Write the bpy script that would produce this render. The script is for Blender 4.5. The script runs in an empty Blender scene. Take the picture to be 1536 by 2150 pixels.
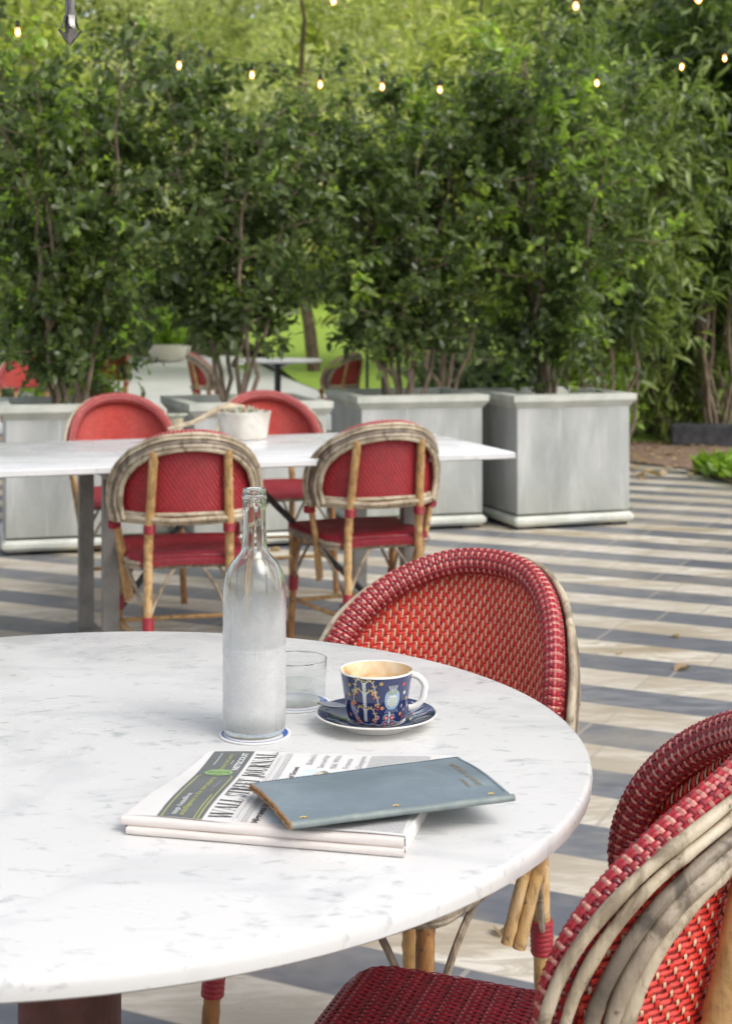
import bpy, math, random
import numpy as np
from math import pi, sin, cos, radians, sqrt
from mathutils import Vector, Matrix, noise

S = bpy.context.scene
COL = S.collection

# ------------------------------------------------------------------ camera
F = 3100.0; PX = 768.0; HY = 638.0; HC = 1.27       # focal (px), principal column, horizon row, camera height
cd = bpy.data.cameras.new('camera'); cam = bpy.data.objects.new('camera', cd); COL.objects.link(cam)
cam.location = (0, 0, HC); cam.rotation_euler = (pi/2, 0, 0)
cd.sensor_fit = 'VERTICAL'; cd.sensor_height = 36; cd.lens = F/2150*36
cd.shift_y = -(1075-HY)/2150; cd.clip_start = .05; cd.clip_end = 400
cd.dof.use_dof = True; cd.dof.focus_distance = 1.85; cd.dof.aperture_fstop = 9.5
S.camera = cam
# ------------------------------------------------------------------ world, sun, exposure
SUN_EL = radians(50); SUN_ROT = radians(128)         # soft sun from the right, a little behind the camera
w = bpy.data.worlds.new('World'); S.world = w; w.use_nodes = True
nt = w.node_tree; bgn = nt.nodes['Background']
sky = nt.nodes.new('ShaderNodeTexSky'); sky.sky_type = 'NISHITA'; sky.sun_disc = False
sky.sun_elevation = SUN_EL; sky.sun_rotation = SUN_ROT; sky.dust_density = 4; sky.air_density = 1.0
hs = nt.nodes.new('ShaderNodeHueSaturation'); hs.inputs['Saturation'].default_value = .38
nt.links.new(sky.outputs[0], hs.inputs['Color']); nt.links.new(hs.outputs[0], bgn.inputs[0])
bgn.inputs[1].default_value = .15
sl = bpy.data.lights.new('sun', 'SUN'); sl.energy = .75; sl.angle = radians(38); sl.color = (1, .94, .84)
so = bpy.data.objects.new('sun', sl); COL.objects.link(so)
sd = Vector((sin(SUN_ROT)*cos(SUN_EL), cos(SUN_ROT)*cos(SUN_EL), sin(SUN_EL)))
so.rotation_euler = sd.to_track_quat('Z', 'Y').to_euler(); so.location = sd*20
S.view_settings.view_transform = 'Standard'; S.view_settings.look = 'None'
S.view_settings.exposure = .58; S.view_settings.gamma = 1
S.cycles.max_bounces = 10; S.cycles.transmission_bounces = 10; S.cycles.transparent_max_bounces = 16; S.cycles.caustics_reflective = False

def at(px, py, z):
    """point at height z seen at pixel px, py of the survey picture"""
    d = F*(HC-z)/(py-HY)
    return Vector(((px-PX)*d/F, d, z))

# ------------------------------------------------------------------ materials
MATS = {}
class NB:
    def __init__(s, m): s.t = m.node_tree; s.n = s.t.nodes
    def new(s, k, **kw):
        o = s.n.new('ShaderNode'+k)
        for a, b in kw.items(): setattr(o, a, b)
        return o
    def l(s, a, b): s.t.links.new(a, b)
    def put(s, sock, v):
        if isinstance(v, bpy.types.NodeSocket): s.l(v, sock)
        elif v is not None: sock.default_value = v
    def math(s, op, a, b=None, c=None):
        o = s.new('Math', operation=op); s.put(o.inputs[0], a); s.put(o.inputs[1], b); s.put(o.inputs[2], c)
        return o.outputs[0]
    def coord(s, kind='Object', scale=(1, 1, 1)):
        c = s.new('TexCoord'); m = s.new('Mapping'); m.inputs['Scale'].default_value = scale
        s.l(c.outputs[kind], m.inputs[0]); return m.outputs[0]
    def noise(s, vec, scale, detail=4, rough=.55, dist=0):
        o = s.new('TexNoise'); s.l(vec, o.inputs['Vector']); o.inputs['Scale'].default_value = scale
        o.inputs['Detail'].default_value = detail; o.inputs['Roughness'].default_value = rough
        o.inputs['Distortion'].default_value = dist; return o.outputs[0]
    def ramp(s, fac, stops):
        o = s.new('ValToRGB'); e = o.color_ramp.elements
        while len(e) < len(stops): e.new(.5)
        for i, (p, c) in enumerate(stops): e[i].position = p; e[i].color = tuple(c)+(1,)
        s.put(o.inputs[0], fac); return o.outputs[0]
    def mix(s, fac, a, b, mode='MIX'):
        o = s.new('Mix', data_type='RGBA', blend_type=mode)
        s.put(o.inputs[0], fac)
        for i, v in ((6, a), (7, b)):
            s.put(o.inputs[i], v if isinstance(v, bpy.types.NodeSocket) else tuple(v)+(1,))
        return o.outputs[2]
    def bump(s, h, strength=.3, dist=.01):
        o = s.new('Bump'); o.inputs['Strength'].default_value = strength; o.inputs['Distance'].default_value = dist
        s.l(h, o.inputs['Height']); return o.outputs[0]

def mat(name, col=(.5, .5, .5), rough=.5, metal=0, spec=.5, **kw):
    m = bpy.data.materials.new(name); m.use_nodes = True
    b = m.node_tree.nodes['Principled BSDF']; m.diffuse_color = tuple(col)+(1,)
    b.inputs['Base Color'].default_value = tuple(col)+(1,); b.inputs['Roughness'].default_value = rough
    b.inputs['Metallic'].default_value = metal; b.inputs['Specular IOR Level'].default_value = spec
    for k, v in kw.items(): b.inputs[k.replace('_', ' ')].default_value = v
    MATS[name] = m
    return m, NB(m), b

def vary(name, c1, c2, scale=20, rough=.5, bumpS=0, stretch=(1, 1, 1), spec=.5, metal=0, mid=(.35, .65), bd=.004, kind='Object', coat=0):
    m, n, b = mat(name, c1, rough, metal, spec)
    v = n.coord(kind, stretch); f = n.noise(v, scale, 5)
    n.l(n.ramp(f, [(mid[0], c1), (mid[1], c2)]), b.inputs['Base Color'])
    if bumpS: n.l(n.bump(n.noise(v, scale*2.2, 4), bumpS, bd), b.inputs['Normal'])
    if coat: b.inputs['Coat Weight'].default_value = coat; b.inputs['Coat Roughness'].default_value = .15
    return m

# striped paving: pale limestone and blue-grey slate, laid on the diagonal
m, n, b = mat('striped_paving', rough=.62)
tc = n.new('TexCoord'); sx = n.new('SeparateXYZ'); n.l(tc.outputs['Object'], sx.inputs[0])
wob = n.math('MULTIPLY', n.math('SUBTRACT', n.noise(tc.outputs['Object'], 3, 2), .5), .012)
ax = n.math('ADD', n.math('MULTIPLY', sx.outputs[0], .4437), n.math('MULTIPLY', sx.outputs[1], .8962))
ax = n.math('ADD', ax, wob)
q = n.math('ADD', n.math('MULTIPLY', sx.outputs[0], .8962), n.math('MULTIPLY', sx.outputs[1], -.4437))
k = n.math('DIVIDE', n.math('SUBTRACT', 4.316, ax), .2127)
ki = n.math('FLOOR', k); kf = n.math('SUBTRACT', k, ki)
wn = n.new('TexWhiteNoise', noise_dimensions='1D'); n.l(ki, wn.inputs['W'])
tt = n.math('ADD', n.math('DIVIDE', q, .61), n.math('MULTIPLY', wn.outputs[0], 7.3))
ti = n.math('FLOOR', tt); tf = n.math('SUBTRACT', tt, ti)
wt = n.new('TexWhiteNoise', noise_dimensions='2D'); cx = n.new('CombineXYZ'); n.l(ki, cx.inputs[0]); n.l(ti, cx.inputs[1]); n.l(cx.outputs[0], wt.inputs['Vector'])
dark = n.math('LESS_THAN', n.math('MODULO', n.math('ABSOLUTE', n.math('ADD', ki, 400)), 2), .5)
jn = n.math('MAXIMUM', n.math('MAXIMUM', n.math('LESS_THAN', tf, .010), n.math('GREATER_THAN', tf, .992)),
            n.math('MAXIMUM', n.math('LESS_THAN', kf, .016), n.math('GREATER_THAN', kf, .984)))
st = n.coord('Object', (.6, 1.6, 1))
rotm = n.new('Mapping'); rotm.inputs['Rotation'].default_value = (0, 0, .46); rotm.inputs['Scale'].default_value = (.8, 2.6, 1)
n.l(tc.outputs['Object'], rotm.inputs[0])
n1 = n.noise(rotm.outputs[0], 2.2, 6, .62, .6); n2 = n.noise(rotm.outputs[0], 9, 5, .6, 1.0); n3 = n.noise(tc.outputs['Object'], 60, 3)
cream = n.ramp(n1, [(.38, (.33, .265, .17)), (.46, (.52, .45, .34)), (.51, (.66, .60, .50)), (.60, (.76, .72, .64))])
cream = n.mix(n.ramp(n2, [(.45, (0, 0, 0)), (.60, (.72, .72, .72))]), cream, (.33, .27, .17))
cream = n.mix(n.math('MULTIPLY', wt.outputs[0], .6), cream, (.60, .56, .50)); cream = n.mix(n.math('MULTIPLY', wt.outputs[1] if False else n.math('FRACT', n.math('MULTIPLY', wt.outputs[0], 7.7)), .35), cream, (.40, .35, .27))
slate = n.ramp(n2, [(.3, (.12, .128, .145)), (.55, (.19, .198, .215)), (.7, (.27, .272, .28))])
slate = n.mix(n.math('MULTIPLY', wt.outputs[0], .8), slate, (.11, .118, .14))
base = n.mix(dark, cream, slate)
base = n.mix(n.math('MULTIPLY', jn, .7), base, (.37, .34, .29))
dust = n.ramp(n.noise(tc.outputs['Object'], 1.3, 5, .7), [(.48, (0, 0, 0)), (.66, (.45, .45, .45))])
base = n.mix(dust, base, (.42, .37, .29))
base = n.mix(n.math('MULTIPLY', n.math('GREATER_THAN', n3, .72), .5), base, (.12, .10, .08))
n.l(base, b.inputs['Base Color'])
hh = n.math('SUBTRACT', n.math('MULTIPLY', n2, .5), jn)
n.l(n.bump(hh, .35, .003), b.inputs['Normal'])
n.l(n.ramp(n2, [(.3, (.36,)*3), (.7, (.55,)*3)]), b.inputs['Roughness'])

def marble(name, c=(.83, .835, .84), s=1.0, amt=1.0):
    m, n, b = mat(name, c, .3, spec=.5)
    v = n.coord('Object', (1, 1.7, 1))
    a = n.noise(v, 6*s, 6, .6, .8); f = n.noise(v, 34*s, 4, .6, .5); g = n.noise(v, 2.2*s, 4, .6, 1.5)
    col = n.mix(n.ramp(a, [(.50, (0, 0, 0)), (.66, (.42*amt,)*3)]), c, (.43, .45, .47))
    col = n.mix(n.ramp(f, [(.575, (0, 0, 0)), (.72, (.66*amt,)*3)]), col, (.30, .325, .34))
    col = n.mix(n.ramp(g, [(.45, (0, 0, 0)), (.75, (.25*amt,)*3)]), col, (.64, .62, .58))
    n.l(col, b.inputs['Base Color'])
    n.l(n.ramp(g, [(.4, (.22,)*3), (.7, (.4,)*3)]), b.inputs['Roughness'])
marble('marble', (.665, .662, .655)); marble('marble_far', (.69, .693, .70), .8, .6)

def strand(name, c1, c2, wear=(.42, .20, .17)):
    m, n, b = mat(name, c1, .35); v = n.coord('Object')
    col = n.ramp(n.noise(v, 70, 3), [(.35, c1), (.65, c2)])
    big = n.noise(v, 11, 5, .65, .8); col = n.mix(n.ramp(big, [(.46, (0,)*3), (.72, (.35,)*3)]), col, tuple(x*.45 for x in c1))
    col = n.mix(n.ramp(n.noise(v, 130, 4, .7), [(.60, (0,)*3), (.74, (.5,)*3)]), col, wear)
    n.l(col, b.inputs['Base Color']); n.l(n.ramp(big, [(.3, (.26,)*3), (.7, (.5,)*3)]), b.inputs['Roughness'])
    b.inputs['Coat Weight'].default_value = .25; b.inputs['Coat Roughness'].default_value = .2
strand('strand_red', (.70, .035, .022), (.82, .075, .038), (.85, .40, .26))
strand('strand_weft', (.64, .030, .022), (.78, .055, .034))
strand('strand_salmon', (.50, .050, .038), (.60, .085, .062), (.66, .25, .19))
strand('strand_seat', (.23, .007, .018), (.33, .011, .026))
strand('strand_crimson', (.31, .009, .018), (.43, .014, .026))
strand('strand_maroon', (.17, .012, .022), (.25, .02, .03), (.3, .16, .15))
strand('strand_cream', (.74, .46, .30), (.86, .66, .46), (.5, .1, .07))
strand('strand_pink', (.50, .17, .14), (.62, .30, .24), (.7, .5, .42))
vary('weave_gap_shade', (.22, .012, .014), (.30, .018, .018), 40, .6)
vary('binding_red', (.26, .014, .024), (.36, .024, .036), 80, .4, .3)
def cane(name, c0, c1, c2, knot=(.10, .07, .05)):
    m, n, b = mat(name, c1, .5)
    v = n.coord('Object', (1, 1, 1)); vs = n.coord('Object', (1, 1, .12))
    f = n.noise(v, 9, 5, .6, .4); g = n.noise(v, 75, 4, .6); st_ = n.noise(vs, 160, 3)
    col = n.ramp(f, [(.32, c0), (.5, c1), (.68, c2)])
    bl_ = n.noise(n.coord('Object', (1, 1, .6)), 26, 6, .68, 1.2); col = n.mix(n.ramp(bl_, [(.48, (0, 0, 0)), (.62, (.85,)*3)]), col, tuple(a_*.6 for a_ in c0))
    col = n.mix(n.math('MULTIPLY', st_, .35), col, c0)
    col = n.mix(n.ramp(g, [(.64, (0, 0, 0)), (.72, (.85,)*3)]), col, knot)
    n.l(col, b.inputs['Base Color']); n.l(n.bump(n.math('ADD', n.math('MULTIPLY', g, .6), st_), .35, .003), b.inputs['Normal'])
cane('cane_grey', (.17, .13, .09), (.38, .31, .23), (.58, .50, .39))
cane('cane_pale', (.30, .23, .15), (.54, .46, .33), (.66, .58, .45))
cane('cane_gold', (.36, .20, .08), (.58, .36, .14), (.64, .47, .26)); cane('cane_hollow_shade', (.10, .08, .06), (.22, .175, .13), (.38, .32, .24))
cane('cane_amber', (.28, .12, .04), (.42, .21, .07), (.50, .28, .11))

m, n, b = mat('zinc', (.45, .47, .46), .5, .0)
v = n.coord('Object', (1, 1, .35)); f = n.noise(v, 5, 6, .6, .4); g = n.noise(n.coord('Object', (1, 1, .1)), 14, 4)
col = n.ramp(f, [(.3, (.29, .305, .30)), (.5, (.40, .415, .405)), (.7, (.52, .53, .52))])
col = n.mix(n.ramp(g, [(.52, (0, 0, 0)), (.75, (.5,)*3)]), col, (.44, .46, .40))
sz = n.new('SeparateXYZ'); n.l(n.new('TexCoord').outputs['Object'], sz.inputs[0])
gr = n.math('MULTIPLY', n.math('SUBTRACT', 1, n.math('MULTIPLY', n.math('SUBTRACT', sz.outputs[2], .09), 4.5)), n.noise(n.coord('Object', (1, 1, .5)), 16, 5, .7))
gr = n.math('MINIMUM', n.math('MAXIMUM', gr, 0), 1); col = n.mix(n.math('MULTIPLY', gr, .8), col, (.30, .31, .25))
stn = n.ramp(n.noise(n.coord('Object', (1, 1, .07)), 30, 3, .6), [(.60, (0,)*3), (.72, (.35,)*3)]); col = n.mix(stn, col, (.66, .67, .66))
n.l(col, b.inputs['Base Color'])
vary('zinc_rim', (.46, .48, .43), (.62, .63, .57), 9, .5, .15)
vary('steel_frame', (.20, .195, .18), (.29, .28, .265), 14, .5, .1, metal=.2)
vary('dark_iron', (.035, .035, .038), (.09, .09, .092), 60, .4, .25, metal=.6); vary('worn_iron', (.10, .095, .095), (.30, .29, .28), 60, .35, .4, metal=.7, stretch=(1, 1, .2))
vary('rust_maroon', (.060, .018, .014), (.11, .03, .024), 30, .55, .3, mid=(.4, .7))
vary('soil', (.03, .02, .013), (.09, .06, .04), 30, .9, .6, bd=.02)
vary('mulch', (.12, .075, .05), (.34, .23, .16), 26, .9, .6, bd=.02)
vary('lawn_turf', (.22, .34, .04), (.34, .48, .07), 5, .8, .4, bd=.02)
vary('bark', (.12, .085, .06), (.30, .23, .17), 30, .8, .4, stretch=(1, 1, .3))
vary('bark_far', (.08, .055, .035), (.2, .14, .1), 10, .85, .4)
vary('plaster_pot', (.46, .42, .36), (.66, .63, .57), 12, .85, .4)
vary('dry_branch', (.42, .33, .22), (.62, .53, .38), 30, .85, .5)
vary('succulent', (.32, .36, .27), (.50, .50, .40), 30, .7, .2)
vary('bowl_stone', (.66, .62, .54), (.76, .72, .64), 8, .8, .2)
vary('slate_kerb', (.035, .038, .045), (.08, .08, .09), 12, .6, .3)
vary('stone_post', (.12, .085, .065), (.22, .17, .13), 9, .85, .5)
vary('newsprint', (.64, .625, .61), (.70, .69, .675), 12, .8, .05)
vary('newsprint_pink', (.66, .60, .565), (.72, .665, .63), 30, .8, .05, stretch=(1, 1, 8))
vary('ink_grey', (.30, .31, .33), (.42, .43, .44), 300, .8)
vary('ink_black', (.06, .06, .065), (.10, .10, .10), 100, .7)
vary('banner_grey', (.115, .125, .125), (.145, .155, .155), 20, .7)
mat('ink_lime', (.50, .52, .17), .7); mat('ink_green', (.28, .44, .18), .7); mat('ink_white', (.78, .78, .78), .7)
mat('ink_blue', (.25, .40, .60), .7)
vary('photo_print', (.15, .16, .08), (.62, .56, .46), 90, .7, mid=(.42, .58))
vary('photo_sky', (.46, .60, .68), (.70, .72, .70), 30, .7)
m, n, b = mat('blue_leather', (.2, .3, .36), .42)
v = n.coord('Object'); f = n.noise(v, 12, 6, .62, .6); g = n.noise(v, 260, 3)
n.l(n.mix(n.ramp(n.noise(n.coord('Object', (1, 6, 1)), 30, 4), [(.6, (0,)*3), (.8, (.4,)*3)]), n.ramp(f, [(.3, (.135, .178, .205)), (.55, (.175, .225, .258)), (.75, (.235, .290, .325))]), (.32, .38, .40)), b.inputs['Base Color'])
n.l(n.bump(g, .18, .001), b.inputs['Normal'])
vary('leather_edge_grey', (.15, .19, .19), (.24, .28, .27), 40, .55, .2)
vary('raw_leather', (.26, .13, .055), (.46, .27, .13), 160, .85, .8, bd=.003)
vary('stitch_dark', (.05, .06, .07), (.09, .10, .11), 60, .8)
mat('gilt', (.38, .26, .11), .4, .4); mat('brass', (.55, .42, .18), .35, .8)
mat('porcelain', (.82, .80, .75), .12, Coat_Weight=.3)
m, n, b = mat('coffee_stain', (.8, .7, .5), .2)
v = n.coord('Object'); n.l(n.ramp(n.noise(v, 22, 5, .6, .8), [(.35, (.42, .22, .08)), (.47, (.72, .52, .30)), (.62, (.80, .70, .52))]), b.inputs['Base Color'])
mat('navy_glaze', (.018, .03, .11), .08, Coat_Weight=.5)
for nm, c in dict(deco_white=(.66, .68, .66), deco_blue=(.30, .42, .58), deco_gold=(.48, .36, .10), deco_red=(.62, .07, .06), deco_orange=(.72, .30, .14), deco_lilac=(.34, .28, .42), deco_green=(.25, .38, .26)).items():
    mat(nm, c, .12, Coat_Weight=.4)
mat('spoon_steel', (.62, .60, .58), .16, 1.0)
mat('coaster_board', (.74, .74, .73), .7); mat('coaster_blue', (.05, .12, .42), .6)
vary('froth', (.55, .40, .25), (.80, .70, .55), 60, .4)

def glassmat(name, frost=False, edge=1.0):
    m = bpy.data.materials.new(name); m.use_nodes = True; n = NB(m); MATS[name] = m
    n.n.remove(n.n['Principled BSDF']); out = n.n['Material Output']
    tr = n.new('BsdfTransparent'); gl = n.new('BsdfGlossy'); gl.inputs['Roughness'].default_value = .04
    lw = n.new('LayerWeight'); lw.inputs['Blend'].default_value = .35
    tint = n.ramp(lw.outputs['Facing'], [(0, (.975, .98, .975)), (.70, (.96, .965, .96)), (.90, (.80*edge, .825*edge, .81*edge)), (1, (.52*edge**2, .56*edge**2, .54*edge**2))])
    n.l(tint, tr.inputs[0])
    if frost:
        gg = n.new('BsdfGlass'); gg.inputs['IOR'].default_value = 1.5; gg.inputs['Roughness'].default_value = .0; gg.inputs[0].default_value = (.97, .985, .975, 1)
    fw = n.new('LayerWeight'); fw.inputs['Blend'].default_value = .5
    fs_ = n.math('ADD', n.math('MULTIPLY', n.math('POWER', fw.outputs['Facing'], 4), .9), .05 if edge == 1 else .085)
    mx = n.new('MixShader'); n.l(fs_, mx.inputs[0]); n.l(tr.outputs[0], mx.inputs[1]); n.l(gl.outputs[0], mx.inputs[2])
    res = gg.outputs[0] if frost else mx.outputs[0]
    if frost:
        df = n.new('BsdfDiffuse'); df.inputs[0].default_value = (.97, .97, .97, 1)
        tl = n.new('BsdfTranslucent'); tl.inputs[0].default_value = (.98, .98, .98, 1)
        g2 = n.new('BsdfGlossy'); g2.inputs['Roughness'].default_value = .35
        a = n.new('MixShader'); a.inputs[0].default_value = .5; n.l(df.outputs[0], a.inputs[1]); n.l(tl.outputs[0], a.inputs[2])
        a2 = n.new('MixShader'); a2.inputs[0].default_value = .10; n.l(a.outputs[0], a2.inputs[1]); n.l(g2.outputs[0], a2.inputs[2])
        tc = n.new('TexCoord'); s = n.new('SeparateXYZ'); n.l(tc.outputs['Object'], s.inputs[0])
        z = n.math('ADD', s.outputs[2], n.math('MULTIPLY', n.math('SUBTRACT', n.noise(n.coord('Object', (1, 1, .4)), 38, 4), .5), n.math('MULTIPLY', n.math('GREATER_THAN', s.outputs[2], .115), .045)))
        fz = n.ramp(n.math('MULTIPLY', z, 1/.3), [(0, (.15,)*3), (.05, (.35,)*3), (.11, (.84,)*3), (.345, (.88,)*3), (.352, (1,)*3), (.360, (.56,)*3), (.46, (.52,)*3), (.53, (.25,)*3), (.59, (.06,)*3), (.70, (.02,)*3)])
        fine = n.ramp(n.noise(n.coord('Object'), 420, 3), [(.35, (.9,)*3), (.65, (1,)*3)])
        runs = n.ramp(n.noise(n.coord('Object', (1, 1, .06)), 130, 3, .6), [(.58, (1,)*3), (.68, (.78,)*3)]); blot = n.ramp(n.noise(n.coord('Object'), 45, 5, .7), [(.3, (.86,)*3), (.7, (1.08,)*3)])
        fine = n.math('MULTIPLY', n.math('MULTIPLY', fine, runs), blot)
        f = n.new('MixShader'); n.l(n.math('MULTIPLY', fz, fine), f.inputs[0]); n.l(res, f.inputs[1]); n.l(a2.outputs[0], f.inputs[2])
        res = f.outputs[0]
    n.l(res, out.inputs[0])
glassmat('clear_glass'); glassmat('frosted_glass', True, .72); glassmat('bottle_inner', False, .8)
m_ = bpy.data.materials.new('still_water'); m_.use_nodes = True; n = NB(m_); MATS['still_water'] = m_; n.n.remove(n.n['Principled BSDF'])
tr_ = n.new('BsdfTransparent'); tr_.inputs[0].default_value = (.965, .975, .98, 1); gl_ = n.new('BsdfGlossy'); gl_.inputs['Roughness'].default_value = .05
mx_ = n.new('MixShader'); mx_.inputs[0].default_value = .10; n.l(tr_.outputs[0], mx_.inputs[1]); n.l(gl_.outputs[0], mx_.inputs[2]); n.l(mx_.outputs[0], n.n['Material Output'].inputs[0])
m, n, b = mat('bulb_glow', (1, .75, .4), .3); b.inputs['Emission Color'].default_value = (1, .62, .28, 1); b.inputs['Emission Strength'].default_value = 26
m, n, b = mat('bulb_glass', (1, .6, .25), .1, Alpha=.45); b.inputs['Emission Color'].default_value = (1, .42, .10, 1); b.inputs['Emission Strength'].default_value = 1.6
mat('cable_black', (.02, .02, .02), .6)

def leafmat(name, stops, rough=.32, trans=.32, boost=1.5, spec=.5):
    m = bpy.data.materials.new(name); m.use_nodes = True; n = NB(m); MATS[name] = m; b = n.n['Principled BSDF']
    at_ = n.new('Attribute'); at_.attribute_name = 'tint'
    c = n.ramp(at_.outputs['Fac'], stops); n.l(c, b.inputs['Base Color']); b.inputs['Roughness'].default_value = rough
    b.inputs['Specular IOR Level'].default_value = spec
    tl = n.new('BsdfTranslucent'); g = n.mix(1, c, (boost, boost*1.15, boost*.55), 'MULTIPLY'); n.l(g, tl.inputs[0])
    mx = n.new('MixShader'); mx.inputs[0].default_value = trans; n.l(b.outputs[0], mx.inputs[1]); n.l(tl.outputs[0], mx.inputs[2])
    n.l(mx.outputs[0], n.n['Material Output'].inputs[0])
leafmat('leaf_hedge', [(0, (.038, .060, .026)), (.5, (.125, .170, .062)), (.8, (.22, .28, .11)), (.93, (.28, .40, .07)), (1, (.42, .52, .10))], .30, .45, 1.6, .7)
leafmat('leaf_long', [(0, (.035, .058, .026)), (.6, (.09, .13, .05)), (1, (.27, .34, .09))])
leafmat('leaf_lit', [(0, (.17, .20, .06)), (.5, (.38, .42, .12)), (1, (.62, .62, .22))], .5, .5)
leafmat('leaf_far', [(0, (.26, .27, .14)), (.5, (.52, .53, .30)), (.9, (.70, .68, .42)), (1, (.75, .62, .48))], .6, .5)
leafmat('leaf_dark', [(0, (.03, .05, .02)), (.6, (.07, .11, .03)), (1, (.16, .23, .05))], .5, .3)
leafmat('leaf_sage', [(0, (.12, .17, .09)), (1, (.26, .33, .16))], .6, .3)
leafmat('leaf_dry', [(0, (.25, .16, .09)), (1, (.48, .36, .22))], .7, .2)
leafmat('leaf_bright', [(0, (.12, .22, .02)), (1, (.28, .42, .05))], .5, .4)

# ------------------------------------------------------------------ mesh builder
class MB:
    def __init__(s): s.v = []; s.f = []; s.mi = []
    def add(s, vs, fs, mi=0):
        o = len(s.v); s.v += [tuple(v) for v in vs]; s.f += [tuple(i+o for i in f) for f in fs]; s.mi += [mi]*len(fs); return s
    def box(s, c, d, mi=0, bev=0, rz=0):
        hx, hy, hz = d[0]/2, d[1]/2, d[2]/2; b = min(bev, hx*.9, hy*.9, hz*.9)
        if b <= 0:
            vs = [(x, y, z) for z in (-hz, hz) for x, y in ((-hx, -hy), (hx, -hy), (hx, hy), (-hx, hy))]
            fs = [(3, 2, 1, 0), (4, 5, 6, 7)]+[(i, (i+1) % 4, (i+1) % 4+4, i+4) for i in range(4)]
        else:
            rings = []
            for z, ins in ((-hz, b), (-hz+b, 0), (hz-b, 0), (hz, b)):
                x, y = hx-ins, hy-ins; bb = b*.6 if ins == 0 else b*.6
                rings.append([(-x+bb, -y, z), (x-bb, -y, z), (x, -y+bb, z), (x, y-bb, z), (x-bb, y, z), (-x+bb, y, z), (-x, y-bb, z), (-x, -y+bb, z)])
            vs = sum(rings, []); fs = [tuple(range(7, -1, -1)), tuple(range(24, 32))]
            for r in range(3): fs += [(r*8+i, r*8+(i+1) % 8, r*8+8+(i+1) % 8, r*8+8+i) for i in range(8)]
        ca, sa = cos(rz), sin(rz)
        return s.add([(c[0]+x*ca-y*sa, c[1]+x*sa+y*ca, c[2]+z) for x, y, z in vs], fs, mi)
    def tube(s, pts, r, n=8, mi=0, closed=False, flat=1.0):
        pts = [Vector(p) for p in pts]; L = len(pts); rs = r if isinstance(r, (list, tuple)) else [r]*L
        vs = []; up = None
        for i, p in enumerate(pts):
            t = (pts[(i+1) % L]-pts[i-1]) if closed else (pts[min(i+1, L-1)]-pts[max(i-1, 0)])
            if t.length < 1e-9: t = Vector((0, 0, 1))
            t.normalize()
            if up is None:
                up = Vector((0, 0, 1)) if abs(t.z) < .9 else Vector((1, 0, 0))
            a = up-t*up.dot(t)
            if a.length < 1e-6: a = t.orthogonal()
            a.normalize(); up = a; c = t.cross(a)
            for j in range(n):
                th = 2*pi*j/n; vs.append(p+(a*cos(th)+c*sin(th)*flat)*rs[i])
        fs = []; R = L if closed else L-1
        for i in range(R):
            for j in range(n):
                a0 = i*n; b0 = ((i+1) % L)*n; fs.append((a0+j, a0+(j+1) % n, b0+(j+1) % n, b0+j))
        if not closed: fs += [tuple(range(n-1, -1, -1)), tuple(range((L-1)*n, L*n))]
        return s.add(vs, fs, mi)
    def lathe(s, prof, n=48, c=(0, 0, 0), mi=0, cap0=True, cap1=True):
        vs = []; L = len(prof)
        for r, z in prof:
            for j in range(n): th = 2*pi*j/n; vs.append((c[0]+r*cos(th), c[1]+r*sin(th), c[2]+z))
        fs = [(i*n+j, i*n+(j+1) % n, (i+1)*n+(j+1) % n, (i+1)*n+j) for i in range(L-1) for j in range(n)]
        if cap0: fs.append(tuple(range(n-1, -1, -1)))
        if cap1: fs.append(tuple(range((L-1)*n, L*n)))
        return s.add(vs, fs, mi)
    def grid(s, fn, nu, nv, mi=0, flip=False):
        vs = [fn(i/(nu-1), j/(nv-1)) for j in range(nv) for i in range(nu)]
        fs = [(j*nu+i, j*nu+i+1, (j+1)*nu+i+1, (j+1)*nu+i) for j in range(nv-1) for i in range(nu-1)]
        if flip: fs = [f[::-1] for f in fs]
        return s.add(vs, fs, mi)
    def build(s, name, mats, parent=None, smooth=True, loc=None, auto=40):
        me = bpy.data.meshes.new(name); me.from_pydata(s.v, [], s.f)
        if isinstance(mats, str): mats = [mats]
        for m in mats: me.materials.append(MATS[m])
        me.polygons.foreach_set('material_index', s.mi); me.polygons.foreach_set('use_smooth', [smooth]*len(s.f))
        me.update()
        if smooth and auto: me.set_sharp_from_angle(angle=radians(auto))
        o = bpy.data.objects.new(name, me); COL.objects.link(o)
        if parent: o.parent = parent
        if loc: o.location = loc
        return o

def tag(o, label, cat, group=None, kind=None):
    o['label'] = label; o['category'] = cat
    if group: o['group'] = group
    if kind: o['kind'] = kind
    return o
def struct(o, label, cat='setting', kind='structure'):
    o['kind'] = kind; o['label'] = label; o['category'] = cat; return o
def thing(name, label, cat, loc=(0, 0, 0), rz=0, group=None):
    o = bpy.data.objects.new(name, None); COL.objects.link(o); o.empty_display_size = .1
    o.location = loc; o.rotation_euler = (0, 0, rz); return tag(o, label, cat, group)
def copy_tree(o, parent=None):
    c = o.copy(); COL.objects.link(c)
    if parent: c.parent = parent
    for ch in list(o.children): copy_tree(ch, c)
    return c

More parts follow.
